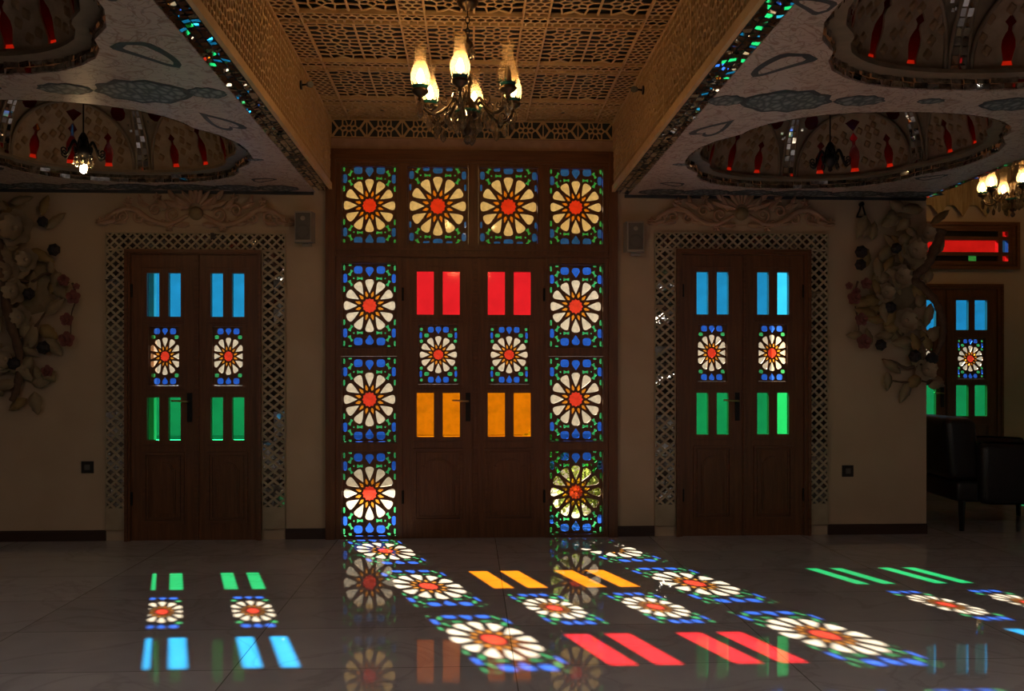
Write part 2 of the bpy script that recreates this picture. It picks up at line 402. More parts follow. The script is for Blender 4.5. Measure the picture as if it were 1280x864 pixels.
def design(kind):
    if kind in ('side', 'topside'):
        hh = 51 if kind == 'side' else 46.5; k = 0 if kind == 'side' else -1
        p = wheel(32) + sym([(3, drop, (0, 41 + k), (10.5, 12, -1)), (3, oval, (14, 43.2 + k), (11, 9.5)), (3, oval, (30.2, 33 + k), (5.6, 11)),
            (4, bow, (12, 32.8 + k * .3), (8.5, 5, 0)), (4, bow, (23.4, 39.6 + k), (8.5, 5.5, -1.05)), (4, bow, (23.4, 27.2), (8.5, 5.5, 1.05)),
            (4, oval, (31.4, 20), (2.8, 7)), (4, oval, (31.4, 45.6 + k * 2), (2.8, 6.5)), (4, oval, (24, 48.7 + k * 2), (4.5, 2)), (4, oval, (19.4, 33 + k), (2, 2))])
        w, h = 66, 2 * hh
    elif kind == 'topmid':
        p = wheel(35.2) + sym([(3, oval, (0, 42.4), (12.5, 7.5)), (3, oval, (14.3, 43.6), (8.5, 4)), (3, oval, (32.6, 36.8), (6, 10)), (3, oval, (34.2, 22.2), (2.8, 8)),
            (4, bow, (12.8, 36.6), (9, 5, 0)), (4, bow, (25, 42.6), (8, 6, -1.05)), (4, bow, (25, 29.8), (8.5, 6, 1.05)), (4, oval, (21.4, 36.6), (2.2, 2.2))])
        w, h = 72, 92
    elif kind == 'door':
        p = wheel(23.2) + sym([(3, drop, (0, 30.6), (7.4, 9.4, -1)), (3, oval, (9.4, 31.4), (7.4, 7.4)), (3, oval, (21.8, 24.2), (3.4, 8)),
            (4, oval, (14.6, 24.2), (6.2, 5)), (4, oval, (21.2, 17), (4, 4.2)), (4, oval, (21.2, 31.8), (3.6, 3.8))])
        w, h = 48.6, 73
    else:
        p = wheel(22.6, .90, 1.0) + sym([(3, drop, (0, 29.6), (7.4, 8.6, -1)), (3, oval, (9.8, 30.2), (8, 7.4)), (4, oval, (14.2, 23.2), (5.4, 4.6))])
        w, h = 36, 70
    out = []
    for mi, poly in p:
        q = clip(poly, -w / 2 + .5, -h / 2 + .5, w / 2 - .5, h / 2 - .5)
        r = []
        for a in q:
            if not r or math.hypot(a[0] - r[-1][0], a[1] - r[-1][1]) > .05: r.append(a)
        if len(r) > 2 and math.hypot(r[0][0] - r[-1][0], r[0][1] - r[-1][1]) < .05: r.pop()
        if len(r) >= 3 and area(r) > .8: out.append((mi, r))
    return out, w, h
GL = ['g_petal', 'g_amber', 'g_star', 'g_blue', 'g_green']
_ros = {}
def rosette(kind, w, h, parent, x, z, y, lname='rosette_tracery'):
    """tracery plate w x h (metres) with its glass; centred at x, z; y is its room-side face"""
    key = (kind, round(w, 3), round(h, 3))
    if key not in _ros:
        pcs, pw, ph = design(kind); s = PX
        fx = s * min(1, (w - .006) / (pw * s)); fz = s * min(1.06, (h - .006) / (ph * s))
        polys = [(mi, [(a * fx, b * fz) for a, b in poly]) for mi, poly in pcs]
        a = MB(); a.plate(rect(-w / 2, -h / 2, w / 2, h / 2), [p for _, p in polys], XZ(0), .010)
        g = MB()
        for mi, poly in polys: g.prism(poly, XZ(.0035), .003, mi)
        ao = a.build(lname, M['wood']); go = g.build('rosette_glass', [M[k] for k in GL])
        _ros[key] = (ao.data, go.data)
        bpy.data.objects.remove(ao); bpy.data.objects.remove(go)
    am, gm = _ros[key]
    t = bpy.data.objects.new(lname, am); COL.objects.link(t); t.parent = parent; t.location = (x, y, z)
    g = bpy.data.objects.new('rosette_glass', gm); COL.objects.link(g); g.parent = t
    return t

# ------------------------------------------------------------------ room shell
X0, X1, Y0, TOP = -5.0, 7.2, -3.0, 4.2
XE = 3.61          # end of the door wall on the right
YB = 9.70          # far wall of the right-hand bay
DW = 6.905         # room-side face of the door frames sits just inside the wall

m = MB(); m.box(X0 - .2, Y0 - .2, -.12, X1 + .2, YB + .05, 0)
tag(m.build('floor', M['floor']), 'polished pale marble slab floor catching coloured sunlight', 'floor', kind='structure')

HOLES = [(-2.595, 2.195, -1.60), (-1.10, 2.98, 1.136), (1.61, 2.225, 2.65)]
outl = [(X0, 0)]
for a, zt, b in HOLES: outl += [(a, 0), (a, zt), (b, zt), (b, 0)]
outl += [(XE, 0), (XE, TOP), (X0, TOP)]
m = MB(); m.plate(outl, [], XZ(W), .20)
tag(m.build('wall_front', M['plaster']), 'warm plaster wall pierced by the three stained glass doorways', 'wall', kind='structure')
m = MB(); m.box(X0 - .2, Y0, 0, X0, W + .2, TOP)
tag(m.build('wall_left', M['dark_plaster']), 'left side wall of the hall, outside the picture', 'wall', kind='structure')
m = MB(); m.box(X1, Y0, 0, X1 + .2, YB + .2, TOP)
tag(m.build('wall_right', M['plaster']), 'right side wall beyond the side bay', 'wall', kind='structure')
m = MB(); m.box(X0 - .2, Y0 - .2, 0, X1 + .2, Y0, TOP)
tag(m.build('wall_back', M['dark_plaster']), 'rear wall of the hall behind the camera', 'wall', kind='structure')
m = MB(); m.box(XE - .2, W + .2, 0, XE, YB + .2, TOP)
tag(m.build('wall_return', M['plaster']), 'short return wall running back from the corner beside the flower relief', 'wall', kind='structure')
m = MB()
m.plate([(XE, 0), (4.68, 0), (4.68, 2.27), (5.95, 2.27), (5.95, 0), (X1, 0), (X1, TOP), (XE, TOP)], [rect(4.55, 2.45, 6.13, 2.95)], XZ(YB), .2)
tag(m.build('wall_side_bay', M['plaster']), 'pale far wall of the side bay around its red transom window', 'wall', kind='structure')
m = MB(); m.box(X0 - .2, Y0 - .2, TOP, X1 + .2, W + .2, TOP + .15); m.box(XE - .2, W + .2, TOP, X1 + .2, YB + .2, TOP + .15)
tag(m.build('roof', M['dark_plaster']), 'flat roof slab over the hall', 'roof', kind='structure')

for i, (a, b, lab) in enumerate([(X0, -2.76, 'dark skirting board left of the left-hand door'), (-1.412, -1.106, 'short dark skirting board between left door and central window frame'),
                                 (1.142, 1.434, 'short dark skirting board between central window frame and right door'), (2.812, XE, 'dark skirting board right of the right-hand door')]):
    m = MB(); m.box(a, W - .018, 0, b, W, .07); m.box(a, W - .012, .07, b, W, .08)
    tag(m.build('baseboard_%d' % (i + 1), M['base']), lab, 'skirting board', kind='structure')

# ------------------------------------------------------------------ central timber frame, its windows and doors
CW = dict(L=(-.992, -.563), R=(.605, 1.037), ML=(-.488, -.016), MR=(.062, .528))
ROWS = [(2.262, 2.868), (1.462, 2.122), (.735, 1.402), (.012, .676)]
DO = (-.522, 0.0, .575, 2.158)
holes = [rect(CW[c][0], ROWS[0][0], CW[c][1], ROWS[0][1]) for c in ('L', 'ML', 'MR', 'R')]
holes += [rect(CW[c][0], ROWS[r][0], CW[c][1], ROWS[r][1]) for c in ('L', 'R') for r in (1, 2, 3)]
outl = [(-1.10, 0), (DO[0], 0), (DO[0], DO[3]), (DO[2], DO[3]), (DO[2], 0), (1.136, 0), (1.136, 2.98), (-1.10, 2.98)]
FY = W - .03
m = MB(); m.plate(outl, holes, XZ(FY), .075)
fr = m.build('trim_1', M['wood'])
tag(fr, 'tall dark timber frame holding the ten rosette windows and the central double door', 'window frame', kind='structure')
m = MB()
for xa, xb in ((-1.104, -1.03), (1.07, 1.14)): m.box(xa, FY - .022, 0, xb, FY - .0005, 2.985)
m.build('frame_post_moulding', M['wood'], fr)
m = MB(); m.box(-1.03, FY - .022, 2.905, 1.07, FY - .0005, 2.985); m.box(-1.03, FY - .012, 2.885, 1.07, FY - .0005, 2.905)
m.build('head_moulding', M['wood_light'], fr)
m = MB(); m.box(-1.03, FY - .016, 2.165, 1.07, FY - .0005, 2.185); m.box(-1.03, FY - .010, 2.215, 1.07, FY - .0005, 2.228)
m.build('transom_moulding', M['wood_light'], fr)

def ring(mb, x0, z0, x1, z1, w, ya, yb):
    mb.box(x0, ya, z0, x1, yb, z0 + w); mb.box(x0, ya, z1 - w, x1, yb, z1); mb.box(x0, ya, z0 + w, x0 + w, yb, z1 - w); mb.box(x1 - w, ya, z0 + w, x1, yb, z1 - w)

pos = {'L': 'left column', 'R': 'right column'}
rown = {1: 'highest full pane of the', 2: 'middle pane of the', 3: 'bottom pane, nearest the floor, of the'}
wn = 0
def window(c, r, kind, label):
    global wn; wn += 1
    x0, x1 = CW[c]; z0, z1 = ROWS[r]
    e = empty('window_%d' % wn, ((x0 + x1) / 2, FY + .048, z0))
    tag(e, label, 'stained glass window', kind='structure')
    w, h = x1 - x0 - .002, z1 - z0 - .002
    rosette(kind, w, h, e, 0, (z1 - z0) / 2, 0)
    m = MB(); ring(m, -w / 2, .001, w / 2, h, .009, -.042, -.0005)
    m.build('glazing_bead', M['wood_light'], e)
tl = ['top left rosette window above the left column, cream petals', 'top row rosette window over the left leaf of the central door',
      'top row rosette window over the right leaf of the central door', 'top right rosette window above the right column, cream petals']
for c, k, l in zip(('L', 'ML', 'MR', 'R'), ('topside', 'topmid', 'topmid', 'topside'), tl): window(c, 0, k, l)
for c in 'LR':
    for r in (1, 2, 3): window(c, r, 'side', rown[r] + ' ' + pos[c] + ' of tall white petal rosette windows')

def door_leaf(name, w, h, bars, zs, rw, cols, kind, label, loc, thick=.045, handle=0, hinge=0, astragal=0, panel=True):
    """one leaf: local x across, y into the wall, z up. bars=(inner, outer); zs=(low0,low1,ros0,ros1,top0,top1)"""
    e = empty(name, loc); tag(e, label, 'door', kind='structure')
    bi, bo = bars; hs = []
    for s in (-1, 1):
        for za, zb in ((zs[0], zs[1]), (zs[4], zs[5])): hs.append(rect(min(s * bi, s * bo), za, max(s * bi, s * bo), zb))
    hs.append(rect(-rw / 2, zs[2], rw / 2, zs[3]))
    m = MB(); m.plate(rect(-w / 2, 0.001, w / 2, h), hs, XZ(0), thick); m.build('leaf_frame', M['wood'], e)
    for s in (-1, 1):
        for q, (za, zb) in enumerate(((zs[0], zs[1]), (zs[4], zs[5]))):
            m = MB(); m.box(min(s * bi, s * bo), thick - .014, za, max(s * bi, s * bo), thick - .010, zb)
            o = m.build('coloured_pane', M[cols[q]], e)
            o['label'] = {'g_red': 'red glass pane', 'g_orange': 'orange glass pane', 'g_sky': 'sky blue glass pane', 'g_leafgreen': 'green glass pane'}[cols[q]]
    rosette(kind, rw - .001, zs[3] - zs[2] - .001, e, 0, (zs[2] + zs[3]) / 2, thick - .020)
    m = MB()
    for za, zb in ((zs[0] - .035, zs[1] + .03), (zs[2] - .025, zs[3] + .02), (zs[4] - .03, zs[5] + .035)):
        m.box(-bo - .03, -.006, zb, bo + .03, -.0003, zb + .008); m.box(-bo - .03, -.006, za - .008, bo + .03, -.0003, za)
    m.build('rail_moulding', M['wood_light'], e)
    zt = zs[0] - .09; pw = w / 2 - .085
    m = MB(); ring(m, -pw, .13, pw, zt, .022, -.012, -.0003); ring(m, -pw + .03, .16, pw - .03, zt - .03, .012, -.007, -.0003)
    m.build('panel_moulding', M['wood_light'], e)
    aw = pw - .065; ah = zt - .075
    arch = [(-aw, .20), (aw, .20), (aw, ah - .06)] + [(aw * .82 * math.cos(a), ah - .06 + .055 * math.sin(a)) for a in [PI * k / 10 for k in range(11)]] + [(-aw, ah - .06)]
    m = MB(); m.prism(arch, XZ(-.010), .0097); ia = [(x * .86, .20 + (z - .20) * .96 + .008) for x, z in arch]; m.prism(ia, XZ(-.016), .006)
    m.build('raised_panel', M['wood'], e)
    if astragal:
        x = astragal * (w / 2 - .012); m = MB(); m.box(x - .016, -.016, .01, x + .016, -.0003, h - .005); m.box(x - .008, -.022, .01, x + .008, -.016, h - .005)
        m.build('meeting_bead', M['wood_light'], e)
    if handle:
        x = handle * (w / 2 - .045); m = MB(); m.box(x - .018, -.010, .90, x + .018, -.0003, 1.12)
        m.prism([(x + .012 * math.cos(a), .95 + .012 * math.sin(a)) for a in [2 * PI * k / 10 for k in range(10)]], XZ(-.014), .004)
        p = m.build('lock_plate', M['iron'], e)
        m = MB(); m.tube(spline([(x, -.010, 1.055), (x, -.045, 1.055), (x - handle * .02, -.055, 1.057), (x - handle * .12, -.055, 1.062)], 5), .0075, 8)
        m.build('lever_handle', M['brass'], p, smooth=True)
    if hinge:
        for hz in (.32, h - .28):
            m = MB(); x = hinge * (w / 2 - .003); m.lathe([(.0, -.05), (.009, -.05), (.009, .05), (0, .05)], (x, -.009, hz), 8)
            m.build('hinge', M['iron'], e)
    return e

CZ = (.782, 1.118, 1.186, 1.642, 1.722, 2.056)
DY = FY + .012
door_leaf('door_1', .549, 2.1575, (.034, .166), CZ, .308, ('g_orange', 'g_red'), 'door', 'left leaf of the central door, red and orange panes with lever handle', (-.2475, DY, 0), handle=1, hinge=-1)
door_leaf('door_2', .549, 2.1575, (.034, .166), CZ, .308, ('g_orange', 'g_red'), 'door', 'right leaf of the central door, red and orange panes without a handle', (.3005, DY, 0), hinge=1, astragal=-1)
LZ = (.762, 1.086, 1.176, 1.624, 1.700, 2.032); RZ = tuple(z + .031 for z in LZ)
door_leaf('door_3', .479, 2.1735, (.034, .126), LZ, .228, ('g_leafgreen', 'g_sky'), 'slim', 'handled leaf of the left-hand door under the lattice arch, nearer the flower relief', (-2.3255, DY, 0), handle=1, hinge=-1)
door_leaf('door_4', .479, 2.1735, (.034, .126), LZ, .228, ('g_leafgreen', 'g_sky'), 'slim', 'plain leaf of the left-hand door, on the side near the central windows', (-1.8485, DY, 0), hinge=1, astragal=-1)
door_leaf('door_5', .4765, 2.195, (.034, .126), RZ, .228, ('g_leafgreen', 'g_sky'), 'slim', 'handled leaf of the right-hand door, on the side near the central windows', (1.8905, DY, 0), handle=1, hinge=-1)
door_leaf('door_6', .4825, 2.195, (.034, .126), RZ, .228, ('g_leafgreen', 'g_sky'), 'slim', 'plain leaf of the right-hand door, nearer the light switch', (2.3703, DY, 0), hinge=1, astragal=-1)

def door_frame(n, x0, x1, zt, j, label, y=FY):
    m = MB(); m.plate([(x0, 0), (x0 + j, 0), (x0 + j, zt - j * .8), (x1 - j, zt - j * .8), (x1 - j, 0), (x1, 0), (x1, zt), (x0, zt)], [], XZ(y - .012), .10)
    o = m.build('trim_%d' % n, M['wood']); tag(o, label, 'door frame', kind='structure')
    m = MB(); m.plate([(x0 - .012, 0), (x0 + .012, 0), (x0 + .012, zt - .012), (x1 - .012, zt - .012), (x1 - .012, 0), (x1 + .012, 0), (x1 + .012, zt + .012), (x0 - .012, zt + .012)], [], XZ(y - .026), .0135)
    m.build('frame_moulding', M['wood_light'], o)
door_frame(2, -2.595, -1.60, 2.195, .027, 'dark timber frame of the left-hand door')
door_frame(3, 1.61, 2.65, 2.225, .038, 'dark timber frame of the right-hand door')
# outer stone stop at the left-hand doorway: it trims the first strip of sunlight
m = MB(); m.box(-2.62, W + .2, 0, -2.475, W + .26, 2.3)
tag(m.build('trim_4', M['facade']), 'outer stone jamb beside the left-hand doorway', 'jamb', kind='structure')

# ------------------------------------------------------------------ mirror-backed fretwork around the side doors
def ogee_holes(x0, z0, x1, z1, nx, nz, k=.74):
    cw, ch = (x1 - x0) / nx, (z1 - z0) / nz; hs = []
    for j in range(2 * nz + 1):
        for i in range(nx + 1):
            cx = x0 + (i + (.5 if j % 2 == 0 else 0)) * cw; cz = z0 + j * ch / 2
            p = [(cx + a * cw / 2 * k, cz + b * ch / 2 * k) for a, b in ((1, 0), (.62, .30), (.30, .62), (0, 1), (-.30, .62), (-.62, .30), (-1, 0), (-.62, -.30), (-.30, -.62), (0, -1), (.30, -.62), (.62, -.30))]
            p = clip(p, x0 + .006, z0 + .006, x1 - .006, z1 - .006)
            if len(p) >= 3 and area(p) > 6e-5: hs.append(p)
    return hs
def surround(xa, xb, ia, ib, zt, zi, label):
    e = empty('fretwork_surround', ((xa + xb) / 2, W, .08)); ox, oz = (xa + xb) / 2, .08
    tag(e, label, 'fretwork surround')
    for nm, (x0, z0, x1, z1, nx, nz) in (('side', (xa, .08, ia, zi, 2, 28)), ('side', (ib, .08, xb, zi, 2, 28)), ('top', (xa, zi, xb, zt, 20, 2))):
        m = MB(); m.plate(rect(x0 - ox, z0 - oz, x1 - ox, z1 - oz), ogee_holes(x0 - ox, z0 - oz + (.16 if nm == 'side' else 0), x1 - ox, z1 - oz, nx, nz), XZ(-.020), .008)
        m.build('fretwork_' + nm, M['cream'], e)
        mm = MB(); n = max(1, int(round((z1 - z0) / .11))); k = max(1, int(round((x1 - x0) / .11)))
        for i in range(k):
            for j in range(n):
                a, b = x0 - ox + (x1 - x0) * i / k, x0 - ox + (x1 - x0) * (i + 1) / k; c, d = z0 - oz + (z1 - z0) * j / n, z0 - oz + (z1 - z0) * (j + 1) / n
                t = [random.uniform(-.011, .011) for _ in range(3)]
                mm.add([(a, -.0105 + .3 * t[0], c), (b, -.0105 + .3 * t[1], c), (b, -.0105 + .3 * t[2], d), (a, -.0105 + .3 * t[0] + t[2] - t[1], d)], [(0, 1, 2, 3)])
        mm.build('mirror_backing', M['mirror_old'], e)
        m = MB(); ring(m, x0 - ox, z0 - oz, x1 - ox, z1 - oz, .007, -.024, -.0003); m.build('fretwork_edge', M['cream'], e)
surround(-2.760, -1.412, -2.607, -1.588, 2.338, 2.206, 'cream lattice border backed with mirror around the left-hand door')
surround(1.434, 2.812, 1.598, 2.662, 2.370, 2.237, 'cream lattice border backed with mirror around the right-hand door')

# ------------------------------------------------------------------ carved stucco crests
def spiral(cx, cz, r, turns, a0, dirn, n=26, y=-.02):
    return [(cx + r * (1 - .86 * k / n) * math.cos(a0 + dirn * turns * 2 * PI * k / n), y - .012 * k / n, cz + r * (1 - .86 * k / n) * math.sin(a0 + dirn * turns * 2 * PI * k / n)) for k in range(n + 1)]
def leaf_into(mb, cx, cz, L, w, ang, y=-.02, curl=.015, mi=0):
    vs = []; n = 6
    for k in range(n + 1):
        t = k / n; ww = w * math.sin(PI * min(1, .12 + t * .88)) ** .8 * (1 - .25 * t)
        for s in (-1, 0, 1):
            x, z = t * L, s * ww; vs.append((cx + x * math.cos(ang) - z * math.sin(ang), y - (.012 if s == 0 else 0) - curl * math.sin(PI * t), cz + x * math.sin(ang) + z * math.cos(ang)))
    b = len(vs); vs += [(v[0], v[1] + .009, v[2]) for v in vs]
    fs = []
    for k in range(n):
        for s in range(2):
            a = k * 3 + s; fs += [(a, a + 1, a + 4, a + 3), (b + a, b + a + 3, b + a + 4, b + a + 1)]
        fs += [(k * 3, k * 3 + 3, b + k * 3 + 3, b + k * 3), (k * 3 + 2, b + k * 3 + 2, b + k * 3 + 5, k * 3 + 5)]
    fs += [(0, b, b + 1, 1), (1, b + 1, b + 2, 2), (n * 3, n * 3 + 1, b + n * 3 + 1, b + n * 3), (n * 3 + 1, n * 3 + 2, b + n * 3 + 2, b + n * 3 + 1)]
    mb.add(vs, fs, mi)
def crest(cx, z0, label, halfw=.69):
    e = empty('stucco_crest', (cx, W - .005, z0)); tag(e, label, 'wall ornament')
    for s in (-1, 1):
        m = MB()
        sc_ = spline([(s * .06, -.02, .10), (s * .20, -.026, .03), (s * .34, -.026, .06), (s * .46, -.026, .14), (s * .58, -.024, .13), (s * halfw, -.02, .04)], 6)
        m.tube(sc_, [.013 + .009 * math.sin(PI * i / (len(sc_) - 1)) for i in range(len(sc_))], 8)
        for (x, z, r, t, a0, d) in ((.17, .105, .055, 1.3, -PI / 2, 1), (.30, .135, .052, 1.4, PI, -1), (.42, .075, .045, 1.3, PI / 2, -1), (.545, .085, .05, 1.4, 0, 1), (.24, .045, .03, 1.1, PI, 1), (.63, .07, .035, 1.2, 0, 1)):
            P = spiral(s * x, z, r, t, a0 if s > 0 else PI - a0, d * s); m.tube(P, [.013 - .007 * i / (len(P) - 1) for i in range(len(P))], 7)
        m.build('scroll', M['stucco'], e, smooth=True)
        for (x, z, L, w, a) in ((.10, .14, .13, .028, 1.1), (.13, .17, .12, .026, .35), (.22, .15, .10, .024, .8), (.35, .16, .10, .024, .4), (.46, .13, .11, .022, .65), (.52, .05, .10, .02, -.2), (.60, .06, .11, .02, -.25), (.05, .03, .12, .025, -.1), (.30, .03, .10, .022, .2), (.40, .19, .07, .02, 1.2), (.16, .22, .09, .022, 1.0), (.66, .03, .09, .018, .1)):
            m = MB(); leaf_into(m, s * x, z, L, w, a if s > 0 else PI - a)
            m.build('acanthus_leaf', M['stucco'], e)
        for x, z in ((.50, .205), (.29, .235), (.20, .005), (halfw + .02, .05)):
            m = MB()
            for k in range(5): leaf_into(m, s * x, z, .035, .014, 2 * PI * k / 5 + .4, -.022, .008)
            m.lathe([(0, -.012), (.010, -.008), (.012, 0), (.012, .018)], (s * x, -.028, z), 8, axis='y')
            m.build('rosebud', M['stucco'], e)
    m = MB(); m.lathe([(0, -.03), (.028, -.026), (.046, -.010), (.052, .010), (.052, .035)], (0, -.035, .115), 16, axis='y')
    m.build('cartouche', M['leaf'], e, smooth=True)
    m = MB(); m.box(-.30, -.010, .03, .30, -.0005, .13); m.build('wall_mount', M['plaster'], e)
    m = MB()
    for a in (.25, .6, .95, 1.3, PI / 2, PI - 1.3, PI - .95, PI - .6, PI - .25): leaf_into(m, .05 * math.cos(a), .14 + .05 * math.sin(a), .135, .022, a, -.022)
    m.build('palmette', M['stucco'], e)
crest(-2.085, 2.372, 'carved plaster scroll crest above the left-hand door, beside the lit dome pendant')
crest(2.12, 2.404, 'carved plaster scroll crest above the right-hand door')

# ------------------------------------------------------------------ ceiling of the middle bay
BX0, BX1, CZc, SZ = -1.065, 1.105, 3.22, 2.66
def star_pts(w, h, med, pitch=.05, r1=.047, r2=.09, r3=.13, n=10):
    pts = []
    for cx, cy in med:
        pts.append((cx, cy))
        for k in range(n):
            a = 2 * PI * k / n; b = a + PI / n
            pts += [(cx + r1 * math.cos(a), cy + r1 * math.sin(a)), (cx + r2 * math.cos(b), cy + r2 * math.sin(b)), (cx + r3 * math.cos(a), cy + r3 * math.sin(a))]
    pts = [p for p in pts if 0.004 < p[0] < w - .004 and .004 < p[1] < h - .004]
    keep = []
    for p in pts:
        if all((p[0] - q[0]) ** 2 + (p[1] - q[1]) ** 2 > .024 ** 2 for q in keep): keep.append(p)
    ny = max(1, int(round(h / pitch))); nx = max(1, int(round(w / pitch)))
    for j in range(ny):
        for i in range(nx + 1):
            p = ((i + (.5 if j % 2 else 0)) * w / nx, (j + .5) * h / ny)
            if p[0] <= .003 or p[0] >= w - .003: p = (min(max(p[0], .008), w - .008), p[1])
            if all((p[0] - q[0]) ** 2 + (p[1] - q[1]) ** 2 > (pitch * .8) ** 2 for q in keep): keep.append(p)
    return keep
def hex_pts(w, h, pitch):
    nx = max(1, int(round(w / pitch))); ny = max(2, int(round(h / (pitch * .87))))
    return [((i + (.25 if j % 2 else .75)) * w / nx, (j + .5) * h / ny) for j in range(ny) for i in range(nx)]

m = MB(); m.box(BX0, Y0, CZc + .07, BX1, W, CZc + .10)
ceil = tag(m.build('ceiling', M['coffer_back']), 'golden fretwork coffered ceiling over the middle bay', 'ceiling', kind='structure')
PX_, PY_ = .68, .75
half = MB()
for q in (0, 1):
    w, h = .27, .61
    pts = star_pts(w, h, [(w / 2, h * .25), (w / 2, h * .75)], pitch=.058, r1=.054, r2=.10, r3=.145, n=8)
    cells = [[(u + q * .27, v) for u, v in c] for c in voronoi(pts, 0, 0, w, h)]
    half.lattice(cells, .0043, XY(0), .006)
half.box(.265, 0, -.005, .275, .61, .004)
ring_ = MB()
pan = half.build('fretwork_panel', M['fret'], ceil); pan.location = (-9, 0, CZc + .012)
strip_y = MB(); strip_y.lattice(voronoi(hex_pts(.14, .61, .05), 0, 0, .14, .61), .0048, XY(0), .005)
sy = strip_y.build('fretwork_strip', M['fret'], ceil)
strip_x = MB(); strip_x.lattice(voronoi(hex_pts(BX1 - BX0, .14, .05), 0, 0, BX1 - BX0, .14), .0048, XY(0), .005)
sx = strip_x.build('fretwork_strip', M['fret'], ceil)
xs_pan = [-.93 + PX_ * i for i in range(3)]; xs_str = [BX0, -.39, .29, .965]
ys = [6.35 - PY_ * k for k in range(0, 7)]     # near edges of cross strips; panels in front of and behind each
first = {'p': True, 's': True, 'x': True}
def put(o, k, loc):
    c = o if first[k] else o.copy()
    if not first[k]: COL.objects.link(c)
    first[k] = False; c.location = loc
for y in ys:
    put(sx, 'x', (BX0, y, CZc))
    for x in xs_pan: put(pan, 'p', (x, y - .61, CZc + .012))
    for x in xs_str: put(sy, 's', (x, y - .61, CZc))
last = MB()
for q in range(3):
    w, h = .54, W - 6.49
    pts = star_pts(w, h, [(.135, h / 2), (.405, h / 2)])
    last.lattice([[(u + xs_pan[q], v + 6.49) for u, v in c] for c in voronoi(pts, 0, 0, w, h)], .0048, XY(CZc + .012), .012)
last.build('fretwork_panel', M['fret'], ceil)
last = MB()
for x in xs_str: last.lattice([[(u + x, v + 6.49) for u, v in c] for c in voronoi(hex_pts(.14, W - 6.49, .05), 0, 0, .14, W - 6.49)], .0052, XY(CZc), .010)
last.build('fretwork_strip', M['fret'], ceil)
m = MB()
for y in ys:
    for yy in (y - .004, y + .136): m.box(BX0, yy, CZc - .006, BX1, yy + .008, CZc + .022)
for x in xs_pan:
    for xx in (x - .004, x + .536): m.box(xx, ys[-1] - .61, CZc - .006, xx + .008, W, CZc + .022)
m.build('coffer_rib', M['fret'], ceil)
m = MB(); m.box(BX0 + .14, Y0, CZc + .03, BX1 - .14, 1.2, CZc + .05); m.box(BX0, Y0, CZc + .012, BX1, ys[-1] - .61, CZc + .03)
m.build('ceiling_board', M['fret_back'], ceil)
m = MB()
for x in xs_str: m.box(x, ys[-1] - .61, CZc + .022, x + .14, W, CZc + .03)
for y in ys: m.box(BX0, y, CZc + .022, BX1, y + .14, CZc + .03)
m.build('strip_backing', M['fret_back'], ceil)

# frieze and lintel above the central frame
m = MB(); m.box(BX0, W - .02, 2.985, BX1, W - .0005, 3.062); m.box(BX0, W - .03, 3.062, BX1, W - .0005, 3.074)
tag(m.build('trim_5', M['stucco']), 'plain beige lintel board between central frame and fretwork frieze', 'lintel', kind='structure')
m = MB(); m.box(BX0, W - .010, 3.076, BX1, W - .0005, CZc)
fz = m.build('trim_6', M['coffer_back']); tag(fz, 'narrow fretwork frieze under the coffered ceiling above the central windows', 'frieze', kind='structure')
m = MB(); wf, hf = BX1 - BX0, CZc - 3.078
pts = star_pts(wf, hf, [(wf * (k + .5) / 8, hf / 2) for k in range(8)], pitch=.06, r1=.04, r2=.075, r3=.11, n=8)
m.lattice([[(u + BX0, v + 3.077) for u, v in c] for c in voronoi(pts, 0, 0, wf, hf)], .0042, XZ(W - .028), .012)
m.build('frieze_fretwork', M['fret'], fz)

